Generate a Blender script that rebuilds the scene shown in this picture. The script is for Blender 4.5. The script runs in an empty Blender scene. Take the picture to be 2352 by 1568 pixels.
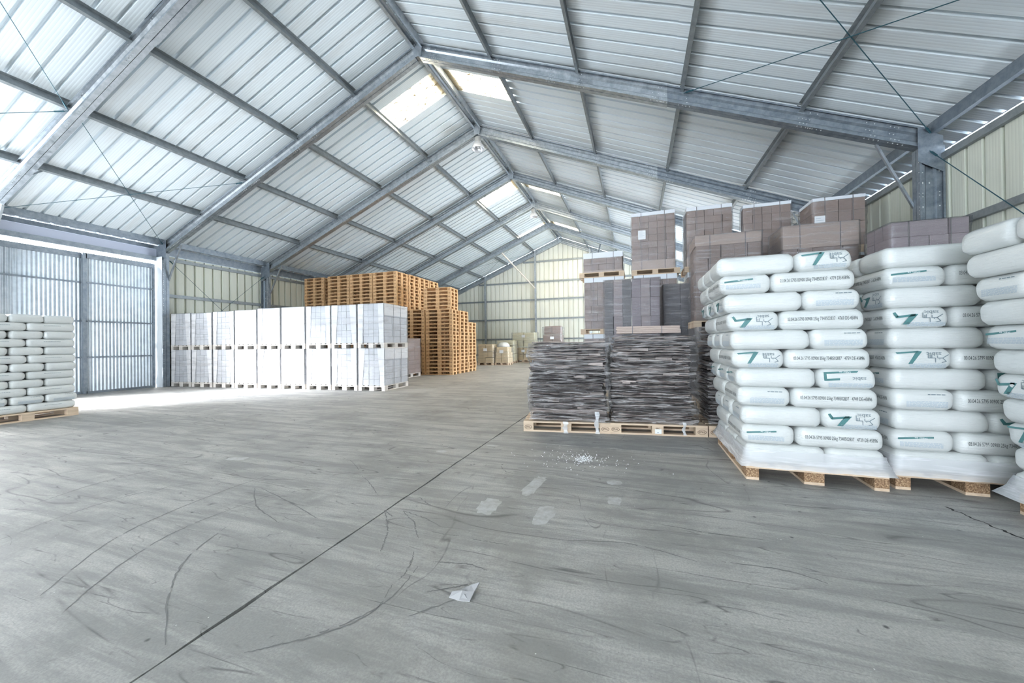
import bpy, bmesh, math, random
from mathutils import Vector, Matrix, noise
R = random.Random(7)
scene = bpy.context.scene
COL = scene.collection
PI = math.pi
rad = math.radians

# ------------------------------------------------------------------ camera
cam_d = bpy.data.cameras.new('camera'); cam = bpy.data.objects.new('camera', cam_d); COL.objects.link(cam)
cam_d.sensor_fit = 'HORIZONTAL'; cam_d.sensor_width = 36.0; cam_d.lens = 855.9116 / 2352 * 36
cam_d.clip_start = 0.05; cam_d.clip_end = 200
mr = ((0.94874660, 0.31582852, -0.01149963), (0.01233226, -0.00063780, 0.99992375), (-0.31579710, 0.94881607, 0.00449998))
cam.matrix_world = Matrix(((mr[0][0], mr[1][0], -mr[2][0], 4.69395), (mr[0][1], mr[1][1], -mr[2][1], 0.0),
                           (mr[0][2], mr[1][2], -mr[2][2], 1.22), (0, 0, 0, 1)))
scene.camera = cam

# ------------------------------------------------------------------ world: hazy bright sky above, pale yard below the horizon
w = bpy.data.worlds.new('sky'); scene.world = w; w.use_nodes = True
nt = w.node_tree; nt.nodes.clear()
tc = nt.nodes.new('ShaderNodeTexCoord'); sp = nt.nodes.new('ShaderNodeSeparateXYZ'); cr = nt.nodes.new('ShaderNodeValToRGB')
bg = nt.nodes.new('ShaderNodeBackground'); wo = nt.nodes.new('ShaderNodeOutputWorld')
mr_ = nt.nodes.new('ShaderNodeMapRange'); mr_.inputs[1].default_value = -0.25; mr_.inputs[2].default_value = 0.75
nt.links.new(tc.outputs['Generated'], sp.inputs[0]); nt.links.new(sp.outputs['Z'], mr_.inputs[0])
nt.links.new(mr_.outputs[0], cr.inputs[0]); nt.links.new(cr.outputs[0], bg.inputs[0]); nt.links.new(bg.outputs[0], wo.inputs[0])
cr.color_ramp.elements[0].position = 0.20; cr.color_ramp.elements[0].color = (0.95, 1.04, 1.13, 1)
cr.color_ramp.elements[1].position = 0.27; cr.color_ramp.elements[1].color = (0.42, 0.52, 0.63, 1)
e = cr.color_ramp.elements.new(1.0); e.color = (3.3, 3.2, 3.05, 1)
bg.inputs[1].default_value = 26.0

def portal(name, loc, rot, sx, sy):
    l = bpy.data.lights.new(name, 'AREA'); l.shape = 'RECTANGLE'; l.size = sx; l.size_y = sy
    l.cycles.is_portal = True
    o = bpy.data.objects.new(name, l); COL.objects.link(o); o.location = loc; o.rotation_euler = rot
portal('door_daylight', (-9.5, 2.45, 1.95), (0, rad(-90), 0), 3.9, 3.3)
portal('door_daylight', (9.5, 17.7, 2.0), (0, rad(90), 0), 4.0, 6.7)      # open side door bay
portal('added_gate_daylight', (1.5, -13.1, 2.2), (rad(90), 0, 0), 13.0, 4.4)       # unseen gate behind the camera, added and sized to light the sack fronts
for _y in (8.82, 15.5, 21.3):
    for _s in (-1, 1): portal('skylight_daylight', (_s * 0.94, _y, 7.90), (0, rad(22.4) * _s, 0), 1.8, .9)
sun_d = bpy.data.lights.new('sun', 'SUN'); sun = bpy.data.objects.new('sun', sun_d); COL.objects.link(sun)
sun_d.energy = 52.0; sun_d.angle = rad(24); sun_d.color = (0.90, 0.95, 1.0)
sun.rotation_euler = Vector((-4.1, -4.7, 2.9)).to_track_quat('Z', 'Y').to_euler()

scene.view_settings.view_transform = 'Standard'; scene.view_settings.look = 'None'
scene.view_settings.gamma = 1.0; scene.view_settings.use_curve_mapping = False
scene.view_settings.exposure = -0.48
scene.cycles.max_bounces = 6; scene.cycles.diffuse_bounces = 4; scene.cycles.glossy_bounces = 2
scene.cycles.use_adaptive_sampling = True; scene.cycles.adaptive_threshold = 0.05; scene.cycles.adaptive_min_samples = 12
scene.cycles.transparent_max_bounces = 8; scene.cycles.transmission_bounces = 3
scene.cycles.caustics_reflective = False; scene.cycles.caustics_refractive = False
scene.cycles.use_denoising = True
scene.cycles.sample_clamp_indirect = 8.0

# ------------------------------------------------------------------ materials
def mat(name, col, rough=0.6, metal=0.0, **k):
    m = bpy.data.materials.new(name); m.use_nodes = True; t = m.node_tree
    b = t.nodes['Principled BSDF']; b.inputs['Base Color'].default_value = (*col, 1)
    b.inputs['Roughness'].default_value = rough; b.inputs['Metallic'].default_value = metal
    if 'coat' in k: b.inputs['Coat Weight'].default_value = k['coat']; b.inputs['Coat Roughness'].default_value = k.get('coat_rough', 0.15)
    if 'spec' in k: b.inputs['Specular IOR Level'].default_value = k['spec']
    return m
def N(m, typ, **k):
    n = m.node_tree.nodes.new(typ)
    for a, v in k.items(): setattr(n, a, v)
    return n
def L(m, a, b): m.node_tree.links.new(a, b)
def B(m): return m.node_tree.nodes['Principled BSDF']
def coords(m, scale=(1, 1, 1), kind='Object', rot=(0, 0, 0)):
    tcn = N(m, 'ShaderNodeTexCoord'); mp = N(m, 'ShaderNodeMapping'); L(m, tcn.outputs[kind], mp.inputs[0])
    mp.inputs['Scale'].default_value = scale; mp.inputs['Rotation'].default_value = rot
    return mp.outputs[0]
def noise_(m, vec, scale, detail=4, rough=0.6, dist=0.0):
    n = N(m, 'ShaderNodeTexNoise'); L(m, vec, n.inputs['Vector'])
    n.inputs['Scale'].default_value = scale; n.inputs['Detail'].default_value = detail
    n.inputs['Roughness'].default_value = rough; n.inputs['Distortion'].default_value = dist
    return n.outputs['Fac']
def ramp(m, fac, stops):
    r = N(m, 'ShaderNodeValToRGB'); L(m, fac, r.inputs[0]); el = r.color_ramp.elements
    while len(el) < len(stops): el.new(0.5)
    for e_, (p_, c_) in zip(el, stops):
        e_.position = p_; e_.color = (c_, c_, c_, 1) if not isinstance(c_, tuple) else (*c_, 1)
    return r.outputs[0]
def mix(m, fac, a, b, typ='MIX'):
    n = N(m, 'ShaderNodeMix', data_type='RGBA', blend_type=typ)
    if isinstance(fac, (int, float)): n.inputs[0].default_value = fac
    else: L(m, fac, n.inputs[0])
    for i, v in ((6, a), (7, b)):
        if isinstance(v, tuple): n.inputs[i].default_value = (*v, 1)
        else: L(m, v, n.inputs[i])
    return n.outputs[2]
def math_(m, op, a, b=None):
    n = N(m, 'ShaderNodeMath', operation=op)
    for i, v in ((0, a), (1, b)):
        if v is None: continue
        if isinstance(v, (int, float)): n.inputs[i].default_value = v
        else: L(m, v, n.inputs[i])
    return n.outputs[0]
def bump(m, h, strength=0.3, dist=0.01):
    n = N(m, 'ShaderNodeBump'); n.inputs['Strength'].default_value = strength; n.inputs['Distance'].default_value = dist
    L(m, h, n.inputs['Height']); L(m, n.outputs[0], B(m).inputs['Normal']); return n.outputs[0]
def obj_random(m):
    n = N(m, 'ShaderNodeObjectInfo'); return n.outputs['Random']

# concrete floor: mottled grey, dark scuffs and tyre marks
M = {}
def floor_mat():
    m = mat('concrete', (0.3, 0.3, 0.3), 0.62)
    v = coords(m, kind='Object')
    big = noise_(m, v, 0.55, 5, 0.62); mid = noise_(m, v, 2.2, 6, 0.65); fine = noise_(m, v, 90, 3, 0.7)
    base = mix(m, ramp(m, big, [(0.3, 0.0), (0.7, 1.0)]), (0.35, 0.345, 0.33), (0.48, 0.47, 0.445))
    base = mix(m, ramp(m, mid, [(0.35, 0.0), (0.72, 0.55)]), base, (0.56, 0.55, 0.525))
    base = mix(m, ramp(m, fine, [(0.40, 0.45), (0.6, 0.0)]), base, (0.22, 0.217, 0.21))
    blot = noise_(m, v, 1.1, 6, 0.75, 0.3)
    base = mix(m, ramp(m, blot, [(0.36, 0.6), (0.52, 0.0)]), base, (0.205, 0.203, 0.198))
    # long smeared streaks across the hall
    vs = coords(m, (0.35, 3.2, 1), rot=(0, 0, rad(4)))
    st = noise_(m, vs, 2.0, 6, 0.72, 0.4)
    base = mix(m, ramp(m, st, [(0.42, 0.62), (0.58, 0.0)]), base, (0.20, 0.20, 0.198))
    # curved tyre scuffs: thin ridges of distorted noise
    def scuff(scale, rot, seed, width, sc2, lo, hi):
        vv = coords(m, scale, rot=rot)
        a = N(m, 'ShaderNodeVectorMath', operation='ADD'); L(m, vv, a.inputs[0]); a.inputs[1].default_value = (seed, seed * 1.7, 0)
        n1 = noise_(m, a.outputs[0], sc2, 2.0, 0.4, 0.15)
        d = math_(m, 'ABSOLUTE', math_(m, 'SUBTRACT', n1, 0.5))
        line = ramp(m, d, [(0.0, 1.0), (width, 0.0)])
        brk = ramp(m, noise_(m, a.outputs[0], sc2 * 1.4, 4, 0.7), [(lo, 0.0), (hi, 1.0)])
        return math_(m, 'MULTIPLY', line, brk)
    s1 = scuff((0.30, 1.5, 1), (0, 0, rad(8)), 3.1, 0.0055, 1.0, 0.50, 0.60)
    s2 = scuff((0.45, 1.5, 1), (0, 0, rad(-38)), 11.7, 0.0045, 1.2, 0.53, 0.63)
    s3 = scuff((1.6, 0.4, 1), (0, 0, rad(22)), 23.3, 0.004, 1.2, 0.54, 0.65)
    s4 = scuff((0.3, 3.2, 1), (0, 0, rad(-6)), 41.0, 0.012, 2.2, 0.48, 0.60)
    s5 = scuff((0.6, 2.6, 1), (0, 0, rad(14)), 57.0, 0.007, 2.4, 0.50, 0.62)
    s = math_(m, 'MAXIMUM', math_(m, 'MAXIMUM', math_(m, 'MAXIMUM', s1, s2), math_(m, 'MAXIMUM', s3, s4)), s5)
    base = mix(m, math_(m, 'MULTIPLY', s, 0.75), base, (0.07, 0.07, 0.072))
    v3 = N(m, 'ShaderNodeTexVoronoi'); L(m, v, v3.inputs['Vector']); v3.inputs['Scale'].default_value = 45
    base = mix(m, ramp(m, v3.outputs['Distance'], [(0.05, 0.6), (0.09, 0.0)]), base, (0.10, 0.10, 0.10))
    # scattered specks: pale grit and dark crumbs
    vo = N(m, 'ShaderNodeTexVoronoi'); L(m, v, vo.inputs['Vector']); vo.inputs['Scale'].default_value = 16
    sp1 = ramp(m, vo.outputs['Distance'], [(0.035, 1.0), (0.06, 0.0)])
    pick = ramp(m, noise_(m, v, 7, 2), [(0.56, 0.0), (0.6, 1.0)])
    base = mix(m, math_(m, 'MULTIPLY', sp1, pick), base, (0.75, 0.75, 0.74))
    vd = N(m, 'ShaderNodeTexVoronoi'); L(m, v, vd.inputs['Vector']); vd.inputs['Scale'].default_value = 5.3
    sp2 = ramp(m, vd.outputs['Distance'], [(0.03, 1.0), (0.075, 0.0)])
    pick2 = ramp(m, noise_(m, v, 3.1, 3), [(0.5, 0.0), (0.56, 1.0)])
    base = mix(m, math_(m, 'MULTIPLY', sp2, pick2), base, (0.09, 0.09, 0.09))
    L(m, base, B(m).inputs['Base Color'])
    L(m, ramp(m, mid, [(0.3, 0.5), (0.7, 0.72)]), B(m).inputs['Roughness'])
    bump(m, fine, 0.12, 0.004)
    return m
M['floor'] = floor_mat()
M['joint'] = mat('joint_dirt', (0.03, 0.03, 0.03), 0.9)

def steel(name, c1, c2, rough=0.42, metal=0.75, sc=9):
    m = mat(name, c1, rough, metal)
    v = coords(m); n = noise_(m, v, sc, 4, 0.7)
    L(m, mix(m, ramp(m, n, [(0.35, 0.0), (0.65, 1.0)]), c1, c2), B(m).inputs['Base Color'])
    L(m, ramp(m, n, [(0.3, rough - 0.1), (0.7, rough + 0.12)]), B(m).inputs['Roughness'])
    return m
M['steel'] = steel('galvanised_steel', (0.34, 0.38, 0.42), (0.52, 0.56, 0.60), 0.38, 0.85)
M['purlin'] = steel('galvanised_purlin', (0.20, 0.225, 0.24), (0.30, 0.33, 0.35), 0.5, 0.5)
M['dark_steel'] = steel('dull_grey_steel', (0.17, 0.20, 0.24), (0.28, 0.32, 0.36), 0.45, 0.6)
M['bolt_and_lit_hole'] = mat('pale_bolt_and_lit_hole', (0.75, 0.78, 0.8), 0.35, 0.6)
M['hole'] = mat('punched_hole', (0.02, 0.025, 0.03), 0.9)
M['cable'] = mat('steel_cable', (0.03, 0.10, 0.13), 0.5, 0.4)

def sheet_mat(name, c, axis_scale, rough=0.45, metal=0.25, dirt=(0.45, 0.40, 0.34), amount=0.4):
    m = mat(name, c, rough, metal)
    v = coords(m)
    wv = N(m, 'ShaderNodeTexWave', wave_type='BANDS', bands_direction='Y' if axis_scale == 'Y' else 'X'); L(m, v, wv.inputs['Vector'])
    wv.inputs['Scale'].default_value = 7.0; wv.inputs['Distortion'].default_value = 0.0
    ln = ramp(m, wv.outputs['Fac'], [(0.0, 1.0), (0.12, 0.0)])
    n = noise_(m, coords(m, (0.5, 3, 0.5) if axis_scale == 'Y' else (3, 0.5, 0.5)), 0.7, 5, 0.65)
    base = mix(m, ramp(m, n, [(0.5, 0.0), (0.8, amount)]), c, dirt)
    base = mix(m, math_(m, 'MULTIPLY', ln, 0.28), base, tuple(x * 0.55 for x in c))
    L(m, base, B(m).inputs['Base Color'])
    bump(m, wv.outputs['Fac'], 0.25, 0.003)
    return m
M['roof'] = sheet_mat('roof_sheet_metal', (0.79, 0.86, 0.905), 'Y', 0.5, 0.0)
M['clad'] = sheet_mat('cream_cladding', (0.70, 0.72, 0.63), 'Y', 0.5, 0.0, (0.4, 0.38, 0.3), 0.3)
M['cladx'] = sheet_mat('cream_cladding_gable', (0.76, 0.77, 0.69), 'X', 0.5, 0.0, (0.45, 0.42, 0.33), 0.3)
M['corr'] = steel('corrugated_galvanised', (0.50, 0.56, 0.62), (0.68, 0.73, 0.78), 0.42, 0.45, 4)
M['whitesheet'] = mat('white_sheeting', (0.80, 0.84, 0.88), 0.4)
bump(M['whitesheet'], noise_(M['whitesheet'], coords(M['whitesheet']), 3.0, 4), 0.6, 0.05)
M['fascia'] = mat('pale_fascia', (0.50, 0.54, 0.66), 0.5, 0.2)

def skylight_mat():
    m = bpy.data.materials.new('skylight_grp'); m.use_nodes = True; t = m.node_tree; t.nodes.clear()
    out = N(m, 'ShaderNodeOutputMaterial'); tr = N(m, 'ShaderNodeBsdfTransparent'); tl = N(m, 'ShaderNodeBsdfTranslucent')
    df = N(m, 'ShaderNodeBsdfDiffuse'); mx = N(m, 'ShaderNodeMixShader'); mx2 = N(m, 'ShaderNodeMixShader')
    tr.inputs[0].default_value = (0.84, 0.79, 0.68, 1); tl.inputs[0].default_value = (0.92, 0.84, 0.70, 1)
    v = coords(m, (1.0, 4.5, 1))
    n = noise_(m, v, 5, 6, 0.7, 0.4); dirt = ramp(m, n, [(0.54, 0.0), (0.575, 1.0)])
    L(m, mix(m, noise_(m, v, 3, 3), (0.32, 0.24, 0.12), (0.6, 0.5, 0.35)), df.inputs[0])
    mx.inputs[0].default_value = 0.35; L(m, tr.outputs[0], mx.inputs[1]); L(m, tl.outputs[0], mx.inputs[2])
    L(m, dirt, mx2.inputs[0]); L(m, mx.outputs[0], mx2.inputs[1]); L(m, df.outputs[0], mx2.inputs[2])
    L(m, mx2.outputs[0], out.inputs[0]); return m
M['sky'] = skylight_mat()

def wood(name, c1, c2, along='X', rough=0.7):
    m = mat(name, c1, rough)
    sc = {'X': (1.5, 22, 22), 'Y': (22, 1.5, 22), 'Z': (22, 22, 1.5)}[along]
    n = noise_(m, coords(m, sc), 1.6, 5, 0.6, 0.5)
    c = mix(m, ramp(m, n, [(0.3, 0.0), (0.7, 1.0)]), c1, c2)
    rn = obj_random(m)
    c = mix(m, math_(m, 'MULTIPLY', rn, 0.35), c, tuple(x * 0.6 for x in c1))
    L(m, c, B(m).inputs['Base Color']); bump(m, n, 0.2, 0.002); return m
M['wood'] = wood('pallet_pine', (0.62, 0.47, 0.34), (0.78, 0.62, 0.46))
M['newwood'] = wood('fresh_pallet_pine', (0.66, 0.39, 0.19), (0.80, 0.53, 0.29))
M['newhole'] = mat('branding_mark', (0.30, 0.14, 0.07), 0.8)
M['whitewood'] = wood('pale_weathered_wood', (0.66, 0.60, 0.55), (0.80, 0.75, 0.70))
def chip():
    m = mat('pressed_chip_block', (0.35, 0.2, 0.12), 0.8)
    n = noise_(m, coords(m), 70, 3, 0.8)
    L(m, ramp(m, n, [(0.35, (0.12, 0.065, 0.035)), (0.52, (0.30, 0.18, 0.10)), (0.68, (0.62, 0.45, 0.28))]), B(m).inputs['Base Color']); return m
M['chip'] = chip()
def sack():
    m = mat('white_woven_plastic', (0.80, 0.85, 0.86), 0.32, 0.0, coat=0.35, coat_rough=0.18)
    v = coords(m); n = noise_(m, v, 7, 5, 0.6); n2 = noise_(m, coords(m, (3, 3, 30)), 3, 3)
    L(m, mix(m, math_(m, 'MULTIPLY', obj_random(m), 0.3), (0.70, 0.715, 0.705), (0.61, 0.64, 0.635)), B(m).inputs['Base Color'])
    h = math_(m, 'ADD', n, math_(m, 'MULTIPLY', n2, 0.4)); bump(m, h, 0.6, 0.022)
    return m
M['sack'] = sack()
M['ink'] = mat('black_ink', (0.035, 0.05, 0.055), 0.6)
M['teal'] = mat('teal_ink', (0.07, 0.20, 0.205), 0.5)
M['blueink'] = mat('pale_blue_ink', (0.42, 0.50, 0.58), 0.6)
M['paleink'] = mat('grey_ink', (0.18, 0.23, 0.26), 0.6)
M['brand'] = mat('burnt_brand', (0.10, 0.06, 0.04), 0.8)
M['paper'] = mat('white_paper', (0.85, 0.87, 0.9), 0.6)
M['orange'] = mat('pale_board', (0.7, 0.6, 0.5), 0.8)

def bundle_mat(name, c1, c2, sc=26.0, vert=0.25):
    m = mat(name, c1, 0.6)
    v = coords(m)
    wv = N(m, 'ShaderNodeTexWave', wave_type='BANDS', bands_direction='Z'); L(m, v, wv.inputs['Vector'])
    wv.inputs['Scale'].default_value = sc; wv.inputs['Distortion'].default_value = 1.2; wv.inputs['Detail'].default_value = 2
    n = noise_(m, coords(m, (3, 3, 40)), 2.5, 4, 0.7)
    base = mix(m, ramp(m, n, [(0.3, 0.0), (0.7, 1.0)]), c1, c2)
    base = mix(m, ramp(m, wv.outputs['Fac'], [(0.0, 0.55), (0.3, 0.0)]), base, tuple(x * 0.45 for x in c1))
    base = mix(m, math_(m, 'MULTIPLY', obj_random(m), 0.45), base, tuple(x * 0.68 for x in c1))
    L(m, base, B(m).inputs['Base Color']); bump(m, wv.outputs['Fac'], 0.3, 0.004)
    return m
M['bundle'] = bundle_mat('flat_carton_edges', (0.29, 0.215, 0.19), (0.40, 0.305, 0.27))
M['bundledark'] = bundle_mat('dark_carton_edges', (0.17, 0.165, 0.18), (0.27, 0.25, 0.26))
M['bundlemauve'] = bundle_mat('mauve_carton_edges', (0.30, 0.25, 0.28), (0.42, 0.36, 0.39))
M['bundlemauvel'] = bundle_mat('light_mauve_carton_edges', (0.42, 0.35, 0.36), (0.52, 0.44, 0.45))
M['bundlepale'] = bundle_mat('pale_carton_edges', (0.66, 0.67, 0.71), (0.80, 0.80, 0.82), 18)
M['board'] = mat('brown_board', (0.50, 0.395, 0.345), 0.65)
M['paleboard'] = mat('pale_board_flap', (0.88, 0.86, 0.86), 0.6)
M['cap'] = mat('white_cap_board', (0.80, 0.84, 0.90), 0.5)
M['strap'] = mat('grey_strap', (0.16, 0.15, 0.16), 0.5)
M['sheetdark'] = bundle_mat('crushed_carton_dark', (0.085, 0.072, 0.07), (0.21, 0.18, 0.175), 9)
M['sheetlight'] = bundle_mat('crushed_carton_light', (0.34, 0.28, 0.26), (0.58, 0.50, 0.47), 9)
M['beige'] = bundle_mat('beige_parcel', (0.80, 0.62, 0.38), (0.92, 0.80, 0.58), 5)
M['cream'] = bundle_mat('cream_parcel', (0.86, 0.80, 0.55), (0.95, 0.92, 0.74), 4)

def film_mat(name, tint, haze, sc, strength, streak=0.35):
    m = bpy.data.materials.new(name); m.use_nodes = True; t = m.node_tree; t.nodes.clear()
    out = N(m, 'ShaderNodeOutputMaterial'); tr = N(m, 'ShaderNodeBsdfTransparent'); gl = N(m, 'ShaderNodeBsdfGlossy')
    df = N(m, 'ShaderNodeBsdfDiffuse'); mx = N(m, 'ShaderNodeMixShader'); mx2 = N(m, 'ShaderNodeMixShader')
    gl.inputs['Roughness'].default_value = 0.16; gl.inputs[0].default_value = (0.9, 0.93, 1, 1); df.inputs[0].default_value = (*tint, 1)
    v = coords(m, (1, 1, 2.4)); n = noise_(m, v, sc, 6, 0.68, 0.5)
    v2 = coords(m, (0.5, 0.5, 5)); n2 = noise_(m, v2, sc * 0.6, 4, 0.7, 0.8)
    bp = N(m, 'ShaderNodeBump'); bp.inputs['Strength'].default_value = strength; bp.inputs['Distance'].default_value = 0.05
    L(m, n, bp.inputs['Height']); L(m, bp.outputs[0], gl.inputs['Normal'])
    fr = N(m, 'ShaderNodeLayerWeight'); fr.inputs[0].default_value = 0.25; L(m, bp.outputs[0], fr.inputs['Normal'])
    f1 = math_(m, 'ADD', math_(m, 'MULTIPLY', fr.outputs['Fresnel'], 0.5), 0.03)
    hz = math_(m, 'ADD', math_(m, 'MULTIPLY', ramp(m, n2, [(0.5, 0.0), (0.72, 1.0)]), streak), haze)
    L(m, hz, mx.inputs[0]); L(m, tr.outputs[0], mx.inputs[1]); L(m, df.outputs[0], mx.inputs[2])
    L(m, f1, mx2.inputs[0]); L(m, mx.outputs[0], mx2.inputs[1]); L(m, gl.outputs[0], mx2.inputs[2])
    L(m, mx2.outputs[0], out.inputs[0]); return m
M['film'] = film_mat('stretch_film', (0.78, 0.73, 0.73), 0.04, 3.0, 0.5)
M['filmcrumple'] = film_mat('crumpled_stretch_film', (0.85, 0.82, 0.85), 0.05, 7.0, 1.0, 0.4)
M['filmglint'] = film_mat('glinting_stretch_film', (0.9, 0.86, 0.86), 0.0, 11.0, 1.0, 0.55)  # white glint streaks are painted in as diffuse colour
M['filmclear'] = film_mat('clear_stretch_film', (0.85, 0.88, 0.9), 0.05, 3.0, 0.6, 0.25)
M['filmwhite'] = film_mat('milky_stretch_film', (0.9, 0.92, 0.95), 0.45, 4.0, 0.6, 0.4)
M['lampglass'] = mat('lamp_reflector', (0.82, 0.83, 0.86), 0.25, 0.3)
M['lampbody'] = mat('lamp_housing', (0.33, 0.34, 0.35), 0.5, 0.3)

# ------------------------------------------------------------------ mesh helpers
class MB:
    def __init__(s): s.v = []; s.f = []; s.mi = []; s.m = 0
    def add(s, vs, fs):
        o = len(s.v); s.v += [tuple(x) for x in vs]; s.f += [tuple(i + o for i in f) for f in fs]; s.mi += [s.m] * len(fs)
    def box(s, x0, x1, y0, y1, z0, z1):
        s.add([(x0, y0, z0), (x1, y0, z0), (x1, y1, z0), (x0, y1, z0), (x0, y0, z1), (x1, y0, z1), (x1, y1, z1), (x0, y1, z1)],
              [(0, 3, 2, 1), (4, 5, 6, 7), (0, 1, 5, 4), (1, 2, 6, 5), (2, 3, 7, 6), (3, 0, 4, 7)])
    def hexa(s, p):  # 8 points bottom loop then top loop
        s.add(p, [(0, 3, 2, 1), (4, 5, 6, 7), (0, 1, 5, 4), (1, 2, 6, 5), (2, 3, 7, 6), (3, 0, 4, 7)])
    def bar(s, a, b, r, n=6):
        a = Vector(a); b = Vector(b); d = (b - a).normalized()
        u = d.orthogonal().normalized(); w_ = d.cross(u); vs = []
        for p in (a, b):
            for i in range(n):
                t = 2 * PI * i / n; vs.append(p + (u * math.cos(t) + w_ * math.sin(t)) * r)
        s.add(vs, [(i, (i + 1) % n, n + (i + 1) % n, n + i) for i in range(n)] + [tuple(range(n - 1, -1, -1)), tuple(range(n, 2 * n))])
    def prism(s, prof, a, b, ux, uy):
        """profile (list of 2D points, closed) swept from a to b; ux, uy = axes of the profile"""
        a = Vector(a); b = Vector(b); ux = Vector(ux); uy = Vector(uy); n = len(prof)
        vs = [a + ux * p[0] + uy * p[1] for p in prof] + [b + ux * p[0] + uy * p[1] for p in prof]
        s.add(vs, [(i, (i + 1) % n, n + (i + 1) % n, n + i) for i in range(n)])
        if n <= 4: s.add(vs, [tuple(range(n - 1, -1, -1)), tuple(range(n, 2 * n))])
    def lathe(s, prof, n=20, c=(0, 0, 0)):
        vs = []
        for r, z in prof:
            for i in range(n):
                t = 2 * PI * i / n; vs.append((c[0] + r * math.cos(t), c[1] + r * math.sin(t), c[2] + z))
        fs = []
        for j in range(len(prof) - 1):
            for i in range(n):
                fs.append((j * n + i, j * n + (i + 1) % n, (j + 1) * n + (i + 1) % n, (j + 1) * n + i))
        s.add(vs, fs)
    def mesh(s, name, mats, smooth=False):
        me = bpy.data.meshes.new(name); me.from_pydata(s.v, [], s.f); me.update()
        for m in (mats if isinstance(mats, (list, tuple)) else [mats]): me.materials.append(m)
        if len(me.materials) > 1: me.polygons.foreach_set('material_index', s.mi)
        if smooth: me.polygons.foreach_set('use_smooth', [True] * len(me.polygons))
        return me
    def build(s, name, mats, parent=None, loc=(0, 0, 0), rz=0.0, smooth=False):
        return put(name, s.mesh(name, mats, smooth), parent, loc, rz)
def put(name, me, parent=None, loc=(0, 0, 0), rz=0.0):
    o = bpy.data.objects.new(name, me); COL.objects.link(o); o.location = loc; o.rotation_euler = (0, 0, rz)
    if parent is not None: o.parent = parent
    return o
def empty(name, loc=(0, 0, 0), rz=0.0):
    o = bpy.data.objects.new(name, None); o.empty_display_size = 0.1; COL.objects.link(o); o.location = loc; o.rotation_euler = (0, 0, rz); return o
def tag(o, label, cat, group=None):
    o['label'] = label; o['category'] = cat
    if group: o['group'] = group
    return o
def structure(o): o['kind'] = 'structure'; return o
def stuff(o): o['kind'] = 'stuff'; return o
def copy_tree(o, parent=None):
    kids = [c for c in ALLKIDS.get(o.name, [])]
    c = o.copy(); COL.objects.link(c)
    if parent is not None: c.parent = parent
    ALLKIDS[c.name] = [copy_tree(k, c) for k in kids]
    return c
ALLKIDS = {}
def register(root):
    ch = {}
    for o in COL.objects:
        if o.parent: ch.setdefault(o.parent.name, []).append(o)
    def rec(o):
        ALLKIDS[o.name] = ch.get(o.name, [])
        for k in ALLKIDS[o.name]: rec(k)
    rec(root)
_text = {}
def text_mesh(body, size, m, squeeze=1.0, bold=0.0, align='LEFT'):
    key = (body, size, m.name, squeeze, bold, align)
    if key in _text: return _text[key]
    cu = bpy.data.curves.new('print', 'FONT'); cu.body = body; cu.size = size; cu.align_x = align; cu.align_y = 'CENTER'; cu.offset = bold
    cu.resolution_u = 2
    o = bpy.data.objects.new('print', cu); COL.objects.link(o)
    bpy.context.view_layer.update()
    me = bpy.data.meshes.new_from_object(o.evaluated_get(bpy.context.evaluated_depsgraph_get()))
    bpy.data.objects.remove(o); me.materials.clear(); me.materials.append(m)
    for v in me.vertices: v.co.x *= squeeze
    _text[key] = me; return me

# ================================================================== building
Y0, BAY = 7.5252, 3.38489
WL, WR, RIDGE, SL = 9.322, 9.175, 8.144, 0.4114
LIFT = 0.10                      # sheets sit this far above the rafter tops
YN, YE = -12.85, Y0 + 5 * BAY      # near and far gables
COSR = 1 / math.sqrt(1 + SL * SL)
def zr(x): return RIDGE - SL * abs(x)
frames = [Y0 + BAY * k for k in range(-6, 6)]
PURL = [1.83, 3.68, 5.58, 7.40]

# floor: four slabs with jagged joints over a dark bed
mb = MB(); mb.box(-9.6, 9.6, YN - 0.1, YE + 0.3, -0.20, -0.03)
floor = structure(mb.build('floor', M['joint']))
JX, JY = 2.934, 4.425
def jag(p, q, n, amp, seed):
    rr = random.Random(seed); out = []
    for i in range(n + 1):
        t = i / n; x = p[0] + (q[0] - p[0]) * t; y = p[1] + (q[1] - p[1]) * t
        a = amp * (rr.random() ** 3) * (1 if 0 < i < n else 0)
        out.append((x, y, a))
    return out
def slab(x0, x1, y0, y1, sides):
    loop = []
    n = 110
    for k, (p, q, nx, ny) in enumerate((((x0, y0), (x1, y0), 0, 1), ((x1, y0), (x1, y1), -1, 0), ((x1, y1), (x0, y1), 0, -1), ((x0, y1), (x0, y0), 1, 0))):
        if sides[k]:
            for x, y, a in jag(p, q, n, 0.012, x0 + y0 * 3 + k)[:-1]: loop.append((x + nx * a, y + ny * a))
        else: loop.append(p)
    mb = MB(); m_ = len(loop)
    vs = [(x, y, 0.0) for x, y in loop] + [(x, y, -0.03) for x, y in loop]
    mb.add(vs, [tuple(range(m_))] + [(i, m_ + i, m_ + (i + 1) % m_, (i + 1) % m_) for i in range(m_)])
    mb.build('floor_slab', M['floor'], floor)
g = 0.004
slab(-9.6, JX - g, YN - 0.1, JY - 0.02 - g / 2, (0, 1, 1, 0)); slab(JX + g, 9.6, YN - 0.1, JY - 0.02 - g / 2, (0, 0, 1, 1))
slab(-9.6, JX - g, JY - 0.02 + g / 2, YE + 0.3, (1, 1, 0, 0)); slab(JX + g, 9.6, JY - 0.02 + g / 2, YE + 0.3, (1, 0, 0, 1))
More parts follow.
